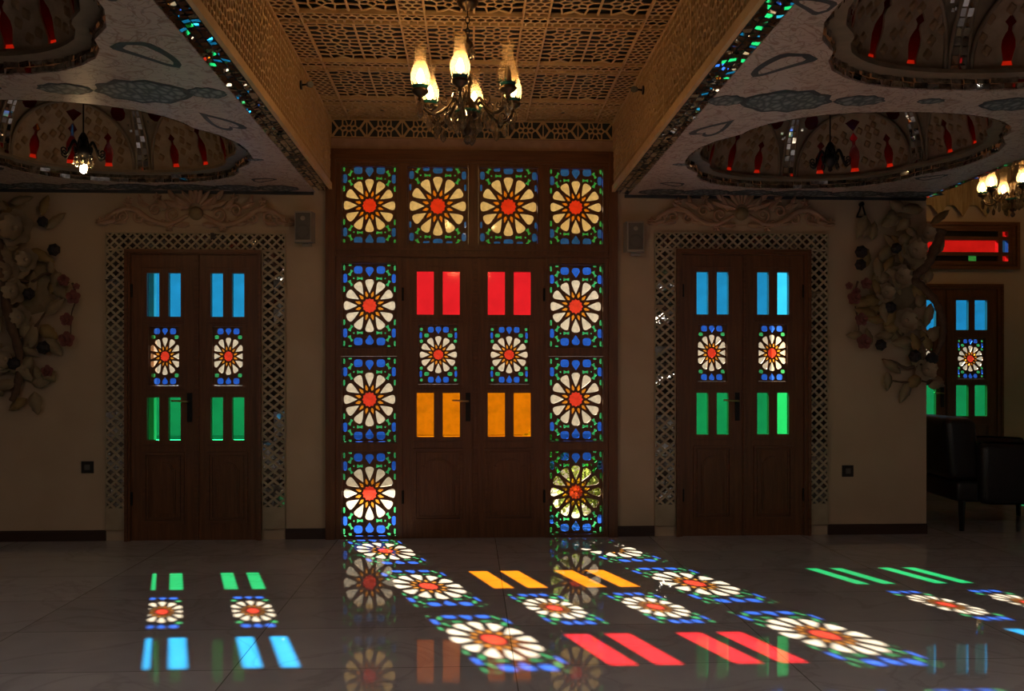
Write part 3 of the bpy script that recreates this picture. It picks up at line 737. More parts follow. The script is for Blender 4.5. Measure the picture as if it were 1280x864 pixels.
# ------------------------------------------------------------------ the two beams with mirror mosaic edges
def mosaic(mb, x0, x1, y0, y1, z0, z1, nx, ny, tilt):
    for j in range(ny):
        for i in range(nx):
            g = .08
            a, b = x0 + (x1 - x0) * (i + g) / nx, x0 + (x1 - x0) * (i + 1 - g) / nx; c, d = y0 + (y1 - y0) * (j + g) / ny, y0 + (y1 - y0) * (j + 1 - g) / ny
            za, zb = z0 + (z1 - z0) * (i + g) / nx, z0 + (z1 - z0) * (i + 1 - g) / nx
            t = [random.uniform(-tilt, tilt) for _ in range(2)]
            k = (d - c) * random.uniform(-.5, .5)
            mb.add([(a, c + k, za - t[0] - t[1]), (b, c - k, zb + t[0] - t[1]), (b, d - k, zb + t[0] + t[1]), (a, d + k, za - t[0] + t[1])], [(0, 1, 2, 3)])
for s, bx, n, nm in ((-1, BX0, 7, 'left'), (1, BX1, 8, 'right')):
    xo = bx + s * .125
    m = MB(); m.box(min(bx + s * .012, xo), Y0, SZ + .02, max(bx + s * .012, xo), W, CZc + .1)
    b = m.build('trim_%d' % n, M['fret_back']); tag(b, 'fretwork-clad beam edged with mirror mosaic along the %s side of the middle bay' % nm, 'beam', kind='structure')
    fn = (lambda u, v, d, bx=bx, s=s: (bx + s * d, u, v))
    Ls = [(W - .62 * (k + 1), W - .62 * k) for k in range(9)]
    for ya, yb in Ls:
        m = MB(); h = CZc - SZ - .065; w = yb - ya
        pts = star_pts(w, h, [(w * .5, h * .5)], pitch=.047, r1=.045, r2=.085, r3=.125, n=12)
        m.lattice([[(u + ya, v + SZ + .06) for u, v in c] for c in voronoi(pts, 0, 0, w, h)], .0048, fn, .011)
        m.box(min(bx - s * .004, bx + s * .01), ya - .005, SZ + .06, max(bx - s * .004, bx + s * .01), ya + .005, CZc)
        m.build('fretwork_panel', M['fret'], b)
    m = MB(); m.box(min(bx - s * .012, bx + s * .011), Y0, SZ + .012, max(bx - s * .012, bx + s * .011), W, SZ + .060); m.box(min(bx - s * .006, bx + s * .011), Y0, CZc - .012, max(bx - s * .006, bx + s * .011), W, CZc - .001)
    m.build('edge_board', M['fret'], b)
    m = MB(); mosaic(m, bx + s * .012, xo, 1.6, W - .02, SZ + .010, SZ + .002, 3, 130, .0019)
    m.build('mirror_mosaic', M['mirror'], b, normals=False)
    m = MB(); m.box(min(bx + s * .011, xo), Y0, SZ + .013, max(bx + s * .011, xo), W, SZ + .02); m.build('mosaic_bed', M['iron'], b)

# ------------------------------------------------------------------ painted side ceilings and their domes
def lobed(n=12):
    q = [(.97, 0), (.955, .18), (.89, .36), (.785, .50)]
    r = [(.785, .50), (.765, .60), (.70, .72), (.595, .82), (.46, .90), (.30, .95), (.14, .972), (0, .978)]
    quad = q + r[1:]
    pts = quad[:]
    pts += [(-x, y) for x, y in reversed(quad[:-1])]
    pts += [(-x, -y) for x, y in quad[1:]]
    pts += [(x, -y) for x, y in list(reversed(quad[:-1]))[:-1]]
    return pts
LOB = lobed()
def lob_r(th):
    d = (math.cos(th), math.sin(th)); n = len(LOB)
    for i in range(n):
        a, b = LOB[i], LOB[(i + 1) % n]; e = (b[0] - a[0], b[1] - a[1])
        den = d[0] * e[1] - d[1] * e[0]
        if abs(den) < 1e-9: continue
        t = (a[0] * e[1] - a[1] * e[0]) / den; u = (a[0] * d[1] - a[1] * d[0]) / den
        if t > 0 and -1e-6 <= u <= 1 + 1e-6: return t
    return .95
DOMES = [(-2.36, 5.62), (-2.36, 3.30), (2.365, 5.61), (2.365, 3.30)]
for nm, xa, xb, dm in (('left', X0, BX0 - .125, DOMES[:2]), ('right', BX1 + .125, 3.58, DOMES[2:])):
    m = MB(); m.plate(rect(xa, Y0, xb, W), [[(cx + x, cy + y) for x, y in LOB] for cx, cy in dm], XY(SZ), .03)
    o = m.build('ceiling_' + nm, M['painted']); tag(o, 'low painted ceiling with slate blue leaf motifs and two lobed domes on the %s' % nm, 'ceiling', kind='structure')
    s = -1 if nm == 'left' else 1
    def motif(kind, x, y, w, h, rot):
        if kind == 'lozenge':
            n = 40; base = [(math.cos(2 * PI * k / n) * w / 2 * (1 + .05 * math.cos(9 * 2 * PI * k / n)), math.copysign(abs(math.sin(2 * PI * k / n)) ** 1.15, math.sin(2 * PI * k / n)) * h / 2 * (1 + .09 * math.cos(10 * 2 * PI * k / n))) for k in range(n)]
        elif kind == 'comma':
            n = 12; base = []; rad = lambda t: h * .5 * math.sqrt(max(0, t)) * (1 if t < .8 else math.sqrt(max(0, 1 - ((t - .8) / .2) ** 2)))
            cv = lambda t: (w * (t - .5), h * .35 * (t - .3) ** 2)
            for k in range(n + 1): t = k / n; base.append((cv(t)[0], cv(t)[1] - rad(t)))
            for k in range(n - 1, 0, -1): t = k / n; base.append((cv(t)[0], cv(t)[1] + rad(t)))
            inner = [(cv(.14 + .76 * k / n)[0], cv(.14 + .76 * k / n)[1] - .55 * rad(k / n)) for k in range(n + 1)] + [(cv(.14 + .76 * k / n)[0], cv(.14 + .76 * k / n)[1] + .55 * rad(k / n)) for k in range(n - 1, 0, -1)]
        else:
            n = 24; base = [(.5 * w * math.sin(2 * PI * k / n) ** 3, h * (.42 * math.cos(2 * PI * k / n) - .17 * math.cos(4 * PI * k / n) - .06 * math.cos(6 * PI * k / n))) for k in range(n)]
        c_, s_ = math.cos(rot), math.sin(rot)
        P = [(s * (x + a * c_ - b * s_), y + a * s_ + b * c_) for a, b in base]
        gx = sum(p[0] for p in P) / len(P); gy = sum(p[1] for p in P) / len(P)
        m = MB(); m.prism(P, XY(SZ - .0012), .0011)
        m.build('painted_motif_outline', M['motif_dark'], o)
        Q = [(gx + (a - gx) * (.88 if kind == 'lozenge' else .66), gy + (b - gy) * (.84 if kind == 'lozenge' else .66)) for a, b in P]
        if kind == 'comma': Q = [(s * (x + a * c_ - b * s_), y + a * s_ + b * c_) for a, b in inner]
        m = MB(); m.prism(Q, XY(SZ - .0022), .0009)
        m.build('painted_motif', M['motif'] if kind == 'lozenge' else M['painted'], o)
    for row in (4.455, 2.2):
        motif('lozenge', 1.62, row + .03, .46, .36, 0); motif('lozenge', 1.31, row + .03, .19, .17, 0); motif('lozenge', 1.99, row + .0, .26, .17, 0)
        motif('lozenge', 2.36, row - .01, .14, .09, 0); motif('lozenge', 2.82, row + .02, .36, .22, 0); motif('lozenge', 3.2, row + .02, .2, .15, 0)
        motif('comma', 1.385, row - .49, .34, .22, -1.2); motif('heart', 1.38, row + .56, .17, .40, .35); motif('comma', 1.30, row - 1.15, .2, .14, .4)
    motif('lozenge', 1.40, 5.86, .11, .06, .1); motif('comma', 1.48, 6.45, .20, .14, .3); motif('comma', 3.28, 6.15, .22, .16, 2.2)
    x = 1.30
    while x < 3.4:
        L = random.uniform(.28, .5); motif('lozenge', x + L / 2, 6.74, L * 1.08, .22, random.uniform(-.03, .03)); x += L
    m = MB(); m.box(min(s * 1.2, s * 3.6), W - .016, SZ - .022, max(s * 1.2, s * 3.6), W - .0004, SZ - .0004)
    m.build('cornice', M['motif_dark'], o)
# upstand closing the side bay beyond the painted ceiling, and the bay's own ceiling
m = MB(); m.box(3.58, Y0, SZ - .004, 3.60, W, TOP)
m2 = tag(m.build('trim_9', M['plaster']), 'upstand with a mirror edge where the painted ceiling meets the side bay', 'beam', kind='structure')
m = MB(); mosaic(m, 3.545, 3.60, 3.0, W - .02, SZ - .008, SZ - .006, 2, 110, .002); m.build('mirror_mosaic', M['mirror'], m2, normals=False)
m = MB(); m.box(3.60, Y0, 3.80, X1, W + .2, 3.83); m.box(XE, W + .2, 3.80, X1, YB, 3.83)
tag(m.build('ceiling_side_bay', M['stucco']), 'plain high ceiling of the side bay', 'ceiling', kind='structure')

RIM, DH = .055, .78
def dome_pt(th, v, off=0.0):
    r = lob_r(th); g = math.cos(v * PI / 2); rr = (r * .93 + .0) * g - off * g
    # keep the lobes near the rim only
    rr = (r * (1 - min(1, v * 2)) + .93 * min(1, v * 2)) * .955 * g - off
    return (rr * math.cos(th), rr * math.sin(th), RIM + DH * math.sin(v * PI / 2) - off * .5 * v)
VASE = [(-.30, 0), (.30, 0), (.24, .10), (.30, .22), (.38, .36), (.36, .50), (.22, .62), (.12, .68), (.12, .76), (.32, .84), (.0, 1.0), (-.32, .84), (-.12, .76), (-.12, .68), (-.22, .62), (-.36, .50), (-.38, .36), (-.30, .22), (-.24, .10)]
def dome_parts():
    parts = []
    m = MB(); nseg = 96
    for k in range(nseg):
        a, b = 2 * PI * k / nseg, 2 * PI * (k + 1) / nseg
        for j in range(2):
            ra, rb = lob_r(a), lob_r(b); z0, z1 = RIM * j / 2 + .002, RIM * (j + 1) / 2; t = random.uniform(-.009, .009); u = random.uniform(-.008, .008)
            fa = lambda r, th, q: ((r - .014 + q) * math.cos(th), (r - .014 + q) * math.sin(th))
            p0, p1, p2, p3 = fa(ra, a, t), fa(rb, b, -t), fa(rb, b, -t + u), fa(ra, a, t + u)
            m.add([(p0[0], p0[1], z0), (p1[0], p1[1], z0), (p2[0], p2[1], z1), (p3[0], p3[1], z1)], [(0, 1, 2, 3)])
    parts.append(('mirror_rim', m, 'mirror_rim', False))
    for p in range(6):
        c = PI / 6 + p * PI / 3 + PI / 6 * 0 + PI / 6          # ribs at 30, 90, 150 ... panels at 60, 120 ...
        hw = PI / 6 * .93
        fn = lambda u, v, d, c=c, hw=hw: dome_pt(c + u * hw, v, .02 - d)
        AH = .36; nA = 28
        arch = [(-.93 + 1.86 * k / 14, .012) for k in range(15)] + [(.93 * math.cos(PI * k / nA), .015 + AH * math.sin(PI * k / nA) ** .8) for k in range(1, nA)]
        hs = []
        for vx, vh, vw in ((-.54, .19, .20), (0, .225, .22), (.54, .19, .20)):
            hs.append([(vx + a * vw, .035 + b * vh) for a, b in VASE])
        hs.append([(-.13, .315), (0, .265), (.13, .315), (0, .335)])
        extra = [(-.85 + i * .1, .03 + j * .03) for i in range(18) for j in range(11)]
        def inside(q, poly):
            r = False
            for i in range(len(poly)):
                a, b = poly[i - 1], poly[i]
                if (a[1] > q[1]) != (b[1] > q[1]) and q[0] < (b[0] - a[0]) * (q[1] - a[1]) / (b[1] - a[1]) + a[0]: r = not r
            return r
        extra = [q for q in extra if inside(q, arch)]
        m = MB(); m.plate(arch, hs, fn, .014, extra=extra); panel_mesh = m; parts.append(('arch_panel', m, 'dome', False))
        for h in hs:
            m = MB(); m.prism(h, lambda u, v, d, fn=fn: fn(u, v, .010 + d), .003); parts.append(('vase_pane', m, 'g_vase', False))
        m = panel_mesh; spots = []; tries = 0
        while len(spots) < 34 and tries < 900:
            tries += 1; u = random.uniform(-.85, .85); v = random.uniform(.05, .36)
            if not inside((u, v + .02), arch) or not inside((u, v - .02), arch): continue
            if any(inside((u + a * .06, v + b * .02), h) for h in hs for a in (-1, 0, 1) for b in (-1, 0, 1)): continue
            if any(abs(u - a) < .10 and abs(v - b) < .035 for a, b in spots): continue
            spots.append((u, v)); n = 14; pu = .055; pv = .022
            vs = [fn(u, v, -.013)] + [fn(u + pu * (1 + .16 * math.cos(4 * q + 1)) * math.cos(q) * sc2, v + pv * (1 + .16 * math.cos(4 * q + 1)) * math.sin(q) * sc2, d) for sc2, d in ((.6, -.011), (1, .001)) for q in [2 * PI * k / n for k in range(n)]]
            m.add(vs, [(0, 1 + k, 1 + (k + 1) % n) for k in range(n)] + [(1 + k, 1 + n + k, 1 + n + (k + 1) % n, 1 + (k + 1) % n) for k in range(n)], 1)
        # moulding along the arch
        m = MB(); m.tube([fn(u, v, -.004) for u, v in arch[14:]] + [fn(arch[0][0], arch[0][1], -.004)], .011, 6); parts.append(('arch_moulding', m, 'dome_rib', True))
        # spandrel skin behind the arch, closing the dome above it
        ne = 24
        outer = [(-1.075, .0)] + [(-1.075, t / 12 * .985) for t in range(1, 13)] + [(1.075, t / 12 * .985) for t in range(12, 0, -1)] + [(1.075 - 2.15 * k / 16, .0) for k in range(16)]
        hole = [(a * .985, .012 + (b - .012) * .985 + .002) for a, b in arch]
        ex = [(-1 + i * .125, .02 + j * .06) for i in range(17) for j in range(16)]
        ex = [q for q in ex if not inside(q, hole)]
        wins = [[(s * (.74 + .13 * math.cos(2 * PI * k / 10)), .335 + .045 * math.sin(2 * PI * k / 10)) for k in range(10)] for s in (-1, 1)]
        fs_ = lambda u, v, d, c=c, hw=hw: dome_pt(c + u * hw, v, .004 - d)
        m = MB(); m.plate(outer, [hole] + wins, fs_, .008, extra=ex); parts.append(('spandrel', m, 'dome_rib', False))
        for h in wins:
            m = MB(); m.prism(h, lambda u, v, d, fs_=fs_: fs_(u, v, .003 + d), .003); parts.append(('spandrel_pane', m, 'g_vase', False))
        m = MB()
        for q in range(70):
            u = random.uniform(-.98, .98); v = random.uniform(.08, .55)
            if v < .07 + AH * max(0, 1 - (u / .97) ** 2) ** .4 + .02 or any(inside((u, v), h) for h in wins): continue
            s = .02; tq = random.uniform(-.004, .004)
            m.add([fs_(u - s, v - s * .35, -.008 + tq), fs_(u + s, v - s * .35, -.008 - tq), fs_(u + s, v + s * .35, -.008 - tq), fs_(u - s, v + s * .35, -.006 + tq)], [(0, 1, 2, 3)])
        parts.append(('mirror_chips', m, 'mirror', False))
        # mirrored rib between panels
        th = c + PI / 6; m = MB(); n = 26
        for j in range(n):
            v0, v1 = .005 + .9 * j / n, .005 + .9 * (j + .86) / n; dw = .045 * (1 - .7 * j / n)
            for q in (-1, 0):
                t = random.uniform(-.007, .007)
                A = [dome_pt(th + dw * q, v0, .030 + t), dome_pt(th + dw * (q + .9), v0, .030 - t), dome_pt(th + dw * (q + .9), v1, .030 - t), dome_pt(th + dw * q, v1, .030 + t)]
                m.add(A, [(0, 1, 2, 3)])
        parts.append(('mirror_rib', m, 'mirror', False))
        m = MB()
        for q in (-1, 1): m.tube([dome_pt(th + q * .052 * (1 - .65 * v), v, .022) for v in [.004 + .93 * k / 18 for k in range(19)]], .010, 6)
        m.tube([dome_pt(th, v, .012) for v in [.004 + .93 * k / 18 for k in range(19)]], .022, 4)
        parts.append(('rib_moulding', m, 'dome_rib', True))
    m = MB(); n = 96; vs = []
    for k in range(n):
        th = 2 * PI * k / n; a = dome_pt(th, .0, .05); r = lob_r(th)
        vs += [((r - .003) * math.cos(th), (r - .003) * math.sin(th), RIM - .001), (a[0], a[1], RIM - .001), (a[0], a[1], RIM + .018), ((r - .003) * math.cos(th), (r - .003) * math.sin(th), RIM + .018)]
    m.add(vs, [(4 * k + i, 4 * k + (i + 1) % 4, 4 * ((k + 1) % n) + (i + 1) % 4, 4 * ((k + 1) % n) + i) for k in range(n) for i in range(4)])
    parts.append(('ledge', m, 'dome_rib', False))
    m = MB(); nb = 48; rows = 10
    vs = [];
    for j in range(rows + 1):
        for k in range(nb):
            th = 2 * PI * k / nb; v = j / rows * .995; r = (lob_r(th) * (1 - min(1, v * 2)) + .93 * min(1, v * 2)) * math.cos(v * PI / 2) + .085 * (1 - v)
            vs.append((r * math.cos(th), r * math.sin(th), .032 + (DH + .09) * math.sin(v * PI / 2)))
    m.add(vs, [(j * nb + k, j * nb + (k + 1) % nb, (j + 1) * nb + (k + 1) % nb, (j + 1) * nb + k) for j in range(rows) for k in range(nb)])
    parts.append(('outer_shell', m, 'dome_shell', True))
    m = MB(); n = 72; vs = []
    for k in range(n):
        th = 2 * PI * k / n; p, q = dome_pt(th, .030, -.026), dome_pt(th, .062, -.026)
        vs += [p, q, (q[0] * 1.004, q[1] * 1.004, q[2]), (p[0] * 1.004, p[1] * 1.004, p[2])]
    m.add(vs, [(4 * k + i, 4 * k + (i + 1) % 4, 4 * ((k + 1) % n) + (i + 1) % 4, 4 * ((k + 1) % n) + i) for k in range(n) for i in range(4)])
    parts.append(('lamp_strip', m, 'strip', True))
    return parts
proto = empty('ceiling_dome', (DOMES[0][0], DOMES[0][1], SZ))
for nm, mb, mat, sm in dome_parts(): mb.build(nm, [M['dome'], M['dome_relief']] if mat == 'dome' else M[mat], proto, smooth=sm, normals=(nm not in ('mirror_rim', 'mirror_rib', 'mirror_chips')))
dl = ['lobed ceiling dome with red vase panes holding the lit pendant, over the left door', 'nearer lobed dome in the left painted ceiling, cut by the top of the picture',
      'lobed ceiling dome with red vase panes holding the unlit pendant, over the right door', 'nearer lobed dome in the right painted ceiling, cut by the top of the picture']
for i, (d, l) in enumerate(zip(DOMES, dl)):
    o = proto if i == 0 else copy_tree(proto)
    o.location = (d[0], d[1], SZ); tag(o, l, 'dome', 'lobed domes in the painted ceilings')

# ------------------------------------------------------------------ chandeliers
def crystal_into(mb, x, y, z, s):
    mb.lathe([(0, 0), (.004 * s, -.004 * s), (.0045 * s, -.010 * s), (.0, -.013 * s)], (x, y, z), 6)
    mb.lathe([(0, -.014 * s), (.006 * s, -.024 * s), (.011 * s, -.042 * s), (.008 * s, -.054 * s), (0, -.062 * s)], (x, y, z), 6)
def chandelier(loc, zc, rot, narms, lit, label, name='chandelier', bulb='bulb', R=.26, sc_=1.0, group=None):
    """loc: x, y and z of the shade bases; zc: ceiling height"""
    e = empty(name, (loc[0], loc[1], zc)); tag(e, label, 'chandelier', group)
    z0 = loc[2] - zc; S = sc_
    m = MB(); m.lathe([(0, 0), (.055, 0), (.058, -.012), (.046, -.030), (.022, -.045), (.010, -.060), (0, -.06)], (0, 0, 0), 20); m.build('canopy', M['bronze'], e, smooth=True)
    top = z0 + .32 * S; m = MB(); z = -.055; k = 0
    while z > top:
        n = 10; a = k % 2
        P = [((.010 * math.cos(2 * PI * i / n)) * (1 if a else 0), (.010 * math.cos(2 * PI * i / n)) * (0 if a else 1), z - .018 + .019 * math.sin(2 * PI * i / n)) for i in range(n + 1)]
        m.tube(P, .0032, 6, caps=False); z -= .030; k += 1
    m.build('chain', M['rope'], e, smooth=True)
    m = MB(); m.lathe([(0, .33), (.006, .325), (.008, .30), (.026, .285), (.030, .265), (.012, .25), (.010, .12), (.020, .10), (.030, .07), (.018, .04), (.016, 0), (.040, -.03), (.062, -.06), (.066, -.085), (.050, -.11), (.020, -.13), (.012, -.16), (.022, -.18), (.010, -.20), (0, -.205)][0:], (0, 0, z0), 18)
    m.v = [(x * S, y * S, z0 + (z - z0) * S) for x, y, z in m.v]; m.build('centre_stem', M['bronze'], e, smooth=True)
    m = MB(); m.lathe([(.064 * S, -.075 * S), (.069 * S, -.080 * S), (.064 * S, -.090 * S)], (0, 0, z0), 18); m.build('enamel_band', M['teal'], e, smooth=True)
    m = MB()
    for k in range(10):
        a = 2 * PI * k / 10; m = MB(); crystal_into(m, .064 * S * math.cos(a), .064 * S * math.sin(a), z0 - .090 * S, 1.6 * S); m.build('crystal_drop', M['crystal'], e)
    m = MB(); m.lathe([(0, -.20), (.012, -.206), (.021, -.222), (.021, -.232), (.012, -.248), (0, -.254)], (0, 0, 0), 10); m.v = [(x * S, y * S, z0 + z * S) for x, y, z in m.v]; m.build('crystal_ball', M['crystal'], e)
    m = MB()
    for k in range(8):
        a = 2 * PI * k / 8 + .2; m = MB(); crystal_into(m, .034 * S * math.cos(a), .034 * S * math.sin(a), z0 + .27 * S, 1.0 * S); m.build('crystal_drop', M['crystal'], e)
    for k in range(narms):
        a = rot + 2 * PI * k / narms; ca, sa = math.cos(a), math.sin(a)
        P = lambda r, z: (r * R / .26 * ca, r * R / .26 * sa, z0 + z * S)
        m = MB(); pts = spline([P(.045, -.05), P(.08, -.02), P(.12, -.075), P(.18, -.115), P(.235, -.095), P(.26, -.05)], 6)
        m.tube(pts, [.0085 * S] * len(pts), 8)
        for (rr, zz, r_, a0, d) in ((.125, -.035, .030, PI, 1), (.205, -.075, .024, 0, -1)):
            Q = []
            for i in range(17):
                t = i / 16; q = a0 + d * t * 2.4 * PI; r2 = r_ * (1 - .75 * t); Q.append(P(rr + r2 * math.cos(q), zz + r2 * math.sin(q)))
            m.tube(Q, .0045 * S, 6)
        arm = m.build('arm', M['bronze'], e, smooth=True)
        c = P(.26, 0)
        m = MB(); m.lathe([(0, -.055), (.012, -.052), (.010, -.038), (.022, -.028), (.040, -.016), (.046, -.004), (.040, .004), (.012, .003), (0, .003)], (0, 0, 0), 16)
        m.v = [(c[0] + x * S, c[1] + y * S, c[2] + z * S) for x, y, z in m.v]; m.build('candle_cup', M['bronze'], arm, smooth=True)
        m = MB(); m.lathe([(.030, .004), (.036, .012), (.044, .030), (.050, .058), (.049, .082), (.040, .110), (.031, .140), (.028, .175), (.031, .215), (.036, .232)], (0, 0, 0), 32)
        m.v = [(c[0] + x * S, c[1] + y * S, c[2] + z * S) for x, y, z in m.v]; m.build('lamp_shade', M['shade'], arm, smooth=True)
        m = MB(); m.lathe([(.0315, .003), (.0385, .011), (.0425, .019), (.0425, .021), (.0375, .013), (.0305, .005)], (0, 0, 0), 24)
        for i in range(10):
            q = 2 * PI * i / 10; m.tube([(.0425 * math.cos(q), .0425 * math.sin(q), .020), (.049 * math.cos(q), .049 * math.sin(q), .036)], [.0045, .001], 5)
        m.v = [(c[0] + x * S, c[1] + y * S, c[2] + z * S) for x, y, z in m.v]; m.build('shade_band', M['teal'], arm, smooth=True)
        m = MB(); m.lathe([(0, .012), (.010, .014), (.011, .03), (.019, .048), (.021, .062), (.016, .082), (.007, .104), (0, .112)], (0, 0, 0), 14)
        m.v = [(c[0] + x * S, c[1] + y * S, c[2] + z * S) for x, y, z in m.v]
        on = k in lit; bo = m.build('bulb', M[bulb] if on else M['bulb_off'], arm, smooth=True); bo['label'] = 'glowing bulb' if on else 'unlit bulb'
        m = MB()
        for (rr, zz, s_) in ((.26, -.055, 1.5), (.215, -.10, 1.5), (.165, -.112, 1.7), (.115, -.07, 1.5)):
            q = P(rr, zz); crystal_into(m, q[0], q[1], q[2], s_ * S)
        for dq in (-1, 1):
            crystal_into(m, c[0] + dq * .03 * S * -sa, c[1] + dq * .03 * S * ca, c[2] - .03 * S, 1.3 * S)
        m.build('crystal_drop', M['crystal'], arm)
        m = MB(); a2 = rot + 2 * PI * (k + 1) / narms; d = (.24 * R / .26 * math.cos(a2), .24 * R / .26 * math.sin(a2)); s0 = (.24 * R / .26 * ca, .24 * R / .26 * sa)
        for i in range(13):
            t = i / 12; m.lathe([(0, -.005 * S), (.0048 * S, 0), (0, .005 * S)], (s0[0] + (d[0] - s0[0]) * t, s0[1] + (d[1] - s0[1]) * t, z0 - .075 * S - .075 * S * math.sin(PI * t)), 6)
        m.build('bead_garland', M['crystal'], e)
    return e
chandelier((-.015, 4.66, 2.715), CZc, -PI / 2 - math.radians(8), 6, {0, 2, 3, 4, 5}, 'six-armed crystal chandelier with hurricane shades hanging from the fretwork ceiling')
chandelier((5.18, 8.25, 3.02), 3.80, -PI / 2 - .25, 6, {0, 1, 2, 3, 4, 5}, 'lit hurricane shade chandelier in the side bay above the red transom', bulb='bulb_far')
chandelier((-.015, .60, 2.715), CZc, .3, 6, {0, 1, 2, 3, 4, 5}, 'added crystal chandelier, unseen behind the camera, brightening the walls')  # out of view, added to throw warm light on the door wall
for x, nm in ((-2.36, 'left'), (2.36, 'right')):  # unseen pair of lamps, added to brighten the foreground floor and walls
    e = empty('ceiling_lamp', (x, .9, SZ)); tag(e, 'round opal fill lamp added to the %s painted ceiling, unseen behind the camera' % nm, 'lamp')
    m = MB(); m.lathe([(0, 0), (.24, 0), (.25, -.02), (.23, -.05), (.215, -.05), (.215, -.03), (0, -.03)], (0, 0, 0), 32); m.build('housing', M['brass'], e, smooth=True)
    m = MB(); m.lathe([(0, -.056), (.12, -.054), (.20, -.046), (.212, -.036), (0, -.034)], (0, 0, 0), 32); m.build('diffuser', M['opal'], e, smooth=True)
def pendant(x, y, label, on):
    e = empty('dome_pendant', (x, y, SZ + RIM + DH - .02)); tag(e, label, 'pendant lamp', 'small pendants hanging in the domes'); zt = -(RIM + DH - .02)
    m = MB(); m.tube([(0, 0, 0), (0, 0, zt + .10)], .005, 8); m.build('rod', M['iron'], e)
    m = MB(); m.lathe([(0, .11), (.012, .105), (.03, .07), (.022, .04), (.05, .01), (.055, -.01), (.03, -.04), (.012, -.06), (.016, -.075), (0, -.09)], (0, 0, zt), 14); m.build('body', M['iron'], e, smooth=True)
    for k in range(8):
        a = 2 * PI * k / 8
        m = MB(); Q = [(.03 + .085 * t, .05 * math.sin(t * 5.2)) for t in [i / 12 for i in range(13)]]
        m.tube([(r * math.cos(a), r * math.sin(a), zt + z) for r, z in Q], .006, 6)
        Q = [(.115 + .028 * (1 - .7 * i / 14) * math.cos(i * .5 + 2.4), -.02 + .03 * (1 - .7 * i / 14) * math.sin(i * .5 + 2.4)) for i in range(15)]
        m.tube([(r * math.cos(a), r * math.sin(a), zt + z) for r, z in Q], .0045, 6); m.build('scroll_arm', M['iron'], e, smooth=True)
    if on:
        m = MB(); m.lathe([(0, -.088), (.012, -.094), (.022, -.115), (.018, -.138), (0, -.150)], (0, 0, zt), 12); m.build('bulb', M['bulb_small'], e, smooth=True)
        m = MB()
        for k in range(9):
            a = 2 * PI * k / 9 + .1; crystal_into(m, .05 * math.cos(a), .05 * math.sin(a), zt - .045, 1.1)
        m.build('crystal_tier', M['crystal'], e)
    return e
pendant(-2.41, 5.65, 'small scrolled iron pendant with its lamp lit, hanging in the left dome', True)
pendant(2.33, 5.65, 'small scrolled iron pendant, unlit, hanging in the right dome', False)

# spotlights on the beam faces
for s, bx, nm in ((-1, BX0, 'left'), (1, BX1, 'right')):
    e = empty('spotlight', (bx, 5.62, 3.075)); tag(e, 'small dark spotlight fixed to the fretwork beam on the %s' % nm, 'spotlight')
    m = MB(); m.lathe([(0, 0), (.028, 0), (.028, .008), (0, .010)], (0, 0, 0), 14)
    m.v = [(-s * z, y, x) for x, y, z in m.v]; m.build('mounting_plate', M['iron'], e)
    m = MB(); m.tube([(-s * .008, 0, 0), (-s * .04, 0, .004)], .006, 8); m.build('bracket', M['iron'], e)
    m = MB(); m.tube([(-s * .04, .03, .012), (-s * .055, -.005, .004), (-s * .072, -.045, -.010)], [.012, .018, .020], 12); m.build('lamp_head', M['switch'], e)

# ------------------------------------------------------------------ speakers, switches
for x0, x1, zb, zt, s, lab in ((-1.337, -1.182, 2.262, 2.492, 1, 'small beige wall speaker beside the left-hand door'), (1.185, 1.345, 2.205, 2.435, -1, 'small beige wall speaker beside the right-hand door')):
    e = empty('wall_speaker', ((x0 + x1) / 2, W, zb)); tag(e, lab, 'speaker'); w = (x1 - x0) / 2; h = zt - zb
    body = [(-w, -.035), (-w * .80, -.125), (w * .80, -.125), (w, -.035)]
    m = MB(); m.prism(body, lambda u, v, d: (u, v, d), h); o = m.build('cabinet', M['speaker'], e)
    m = MB(); m.box(-w * .70, -.131, h * .06, w * .70, -.1253, h * .94); m.build('grille', M['grille'], e)
    m = MB(); m.lathe([(0, -.004), (.030, -.002), (.046, -.004), (.050, 0)], (0, -.132, h * .34), 20, axis='y'); m.build('woofer', M['grille'], e, smooth=True)
    m = MB(); m.lathe([(0, -.004), (.016, -.001), (.018, 0)], (0, -.132, h * .76), 14, axis='y'); m.build('tweeter', M['speaker'], e, smooth=True)
    m = MB(); m.box(-.015, -.036, -.02, .015, -.0004, .03); m.box(-.02, -.05, -.022, .05, -.02, -.006); m.build('wall_bracket', M['speaker'], e)
for x, z, lab in ((-2.897, .558, 'dark light switch plate on the wall left of the left-hand door'), (2.972, .50, 'dark light switch plate on the wall right of the right-hand door')):
    e = empty('light_switch', (x, W, z)); tag(e, lab, 'light switch')
    m = MB(); m.box(-.045, -.010, -.045, .045, -.0004, .045); m.build('plate', M['switch'], e)
    m = MB(); m.box(-.020, -.016, -.020, .020, -.0105, .020); o = m.build('rocker', M['grille'], e); o['label'] = 'greyish rocker'

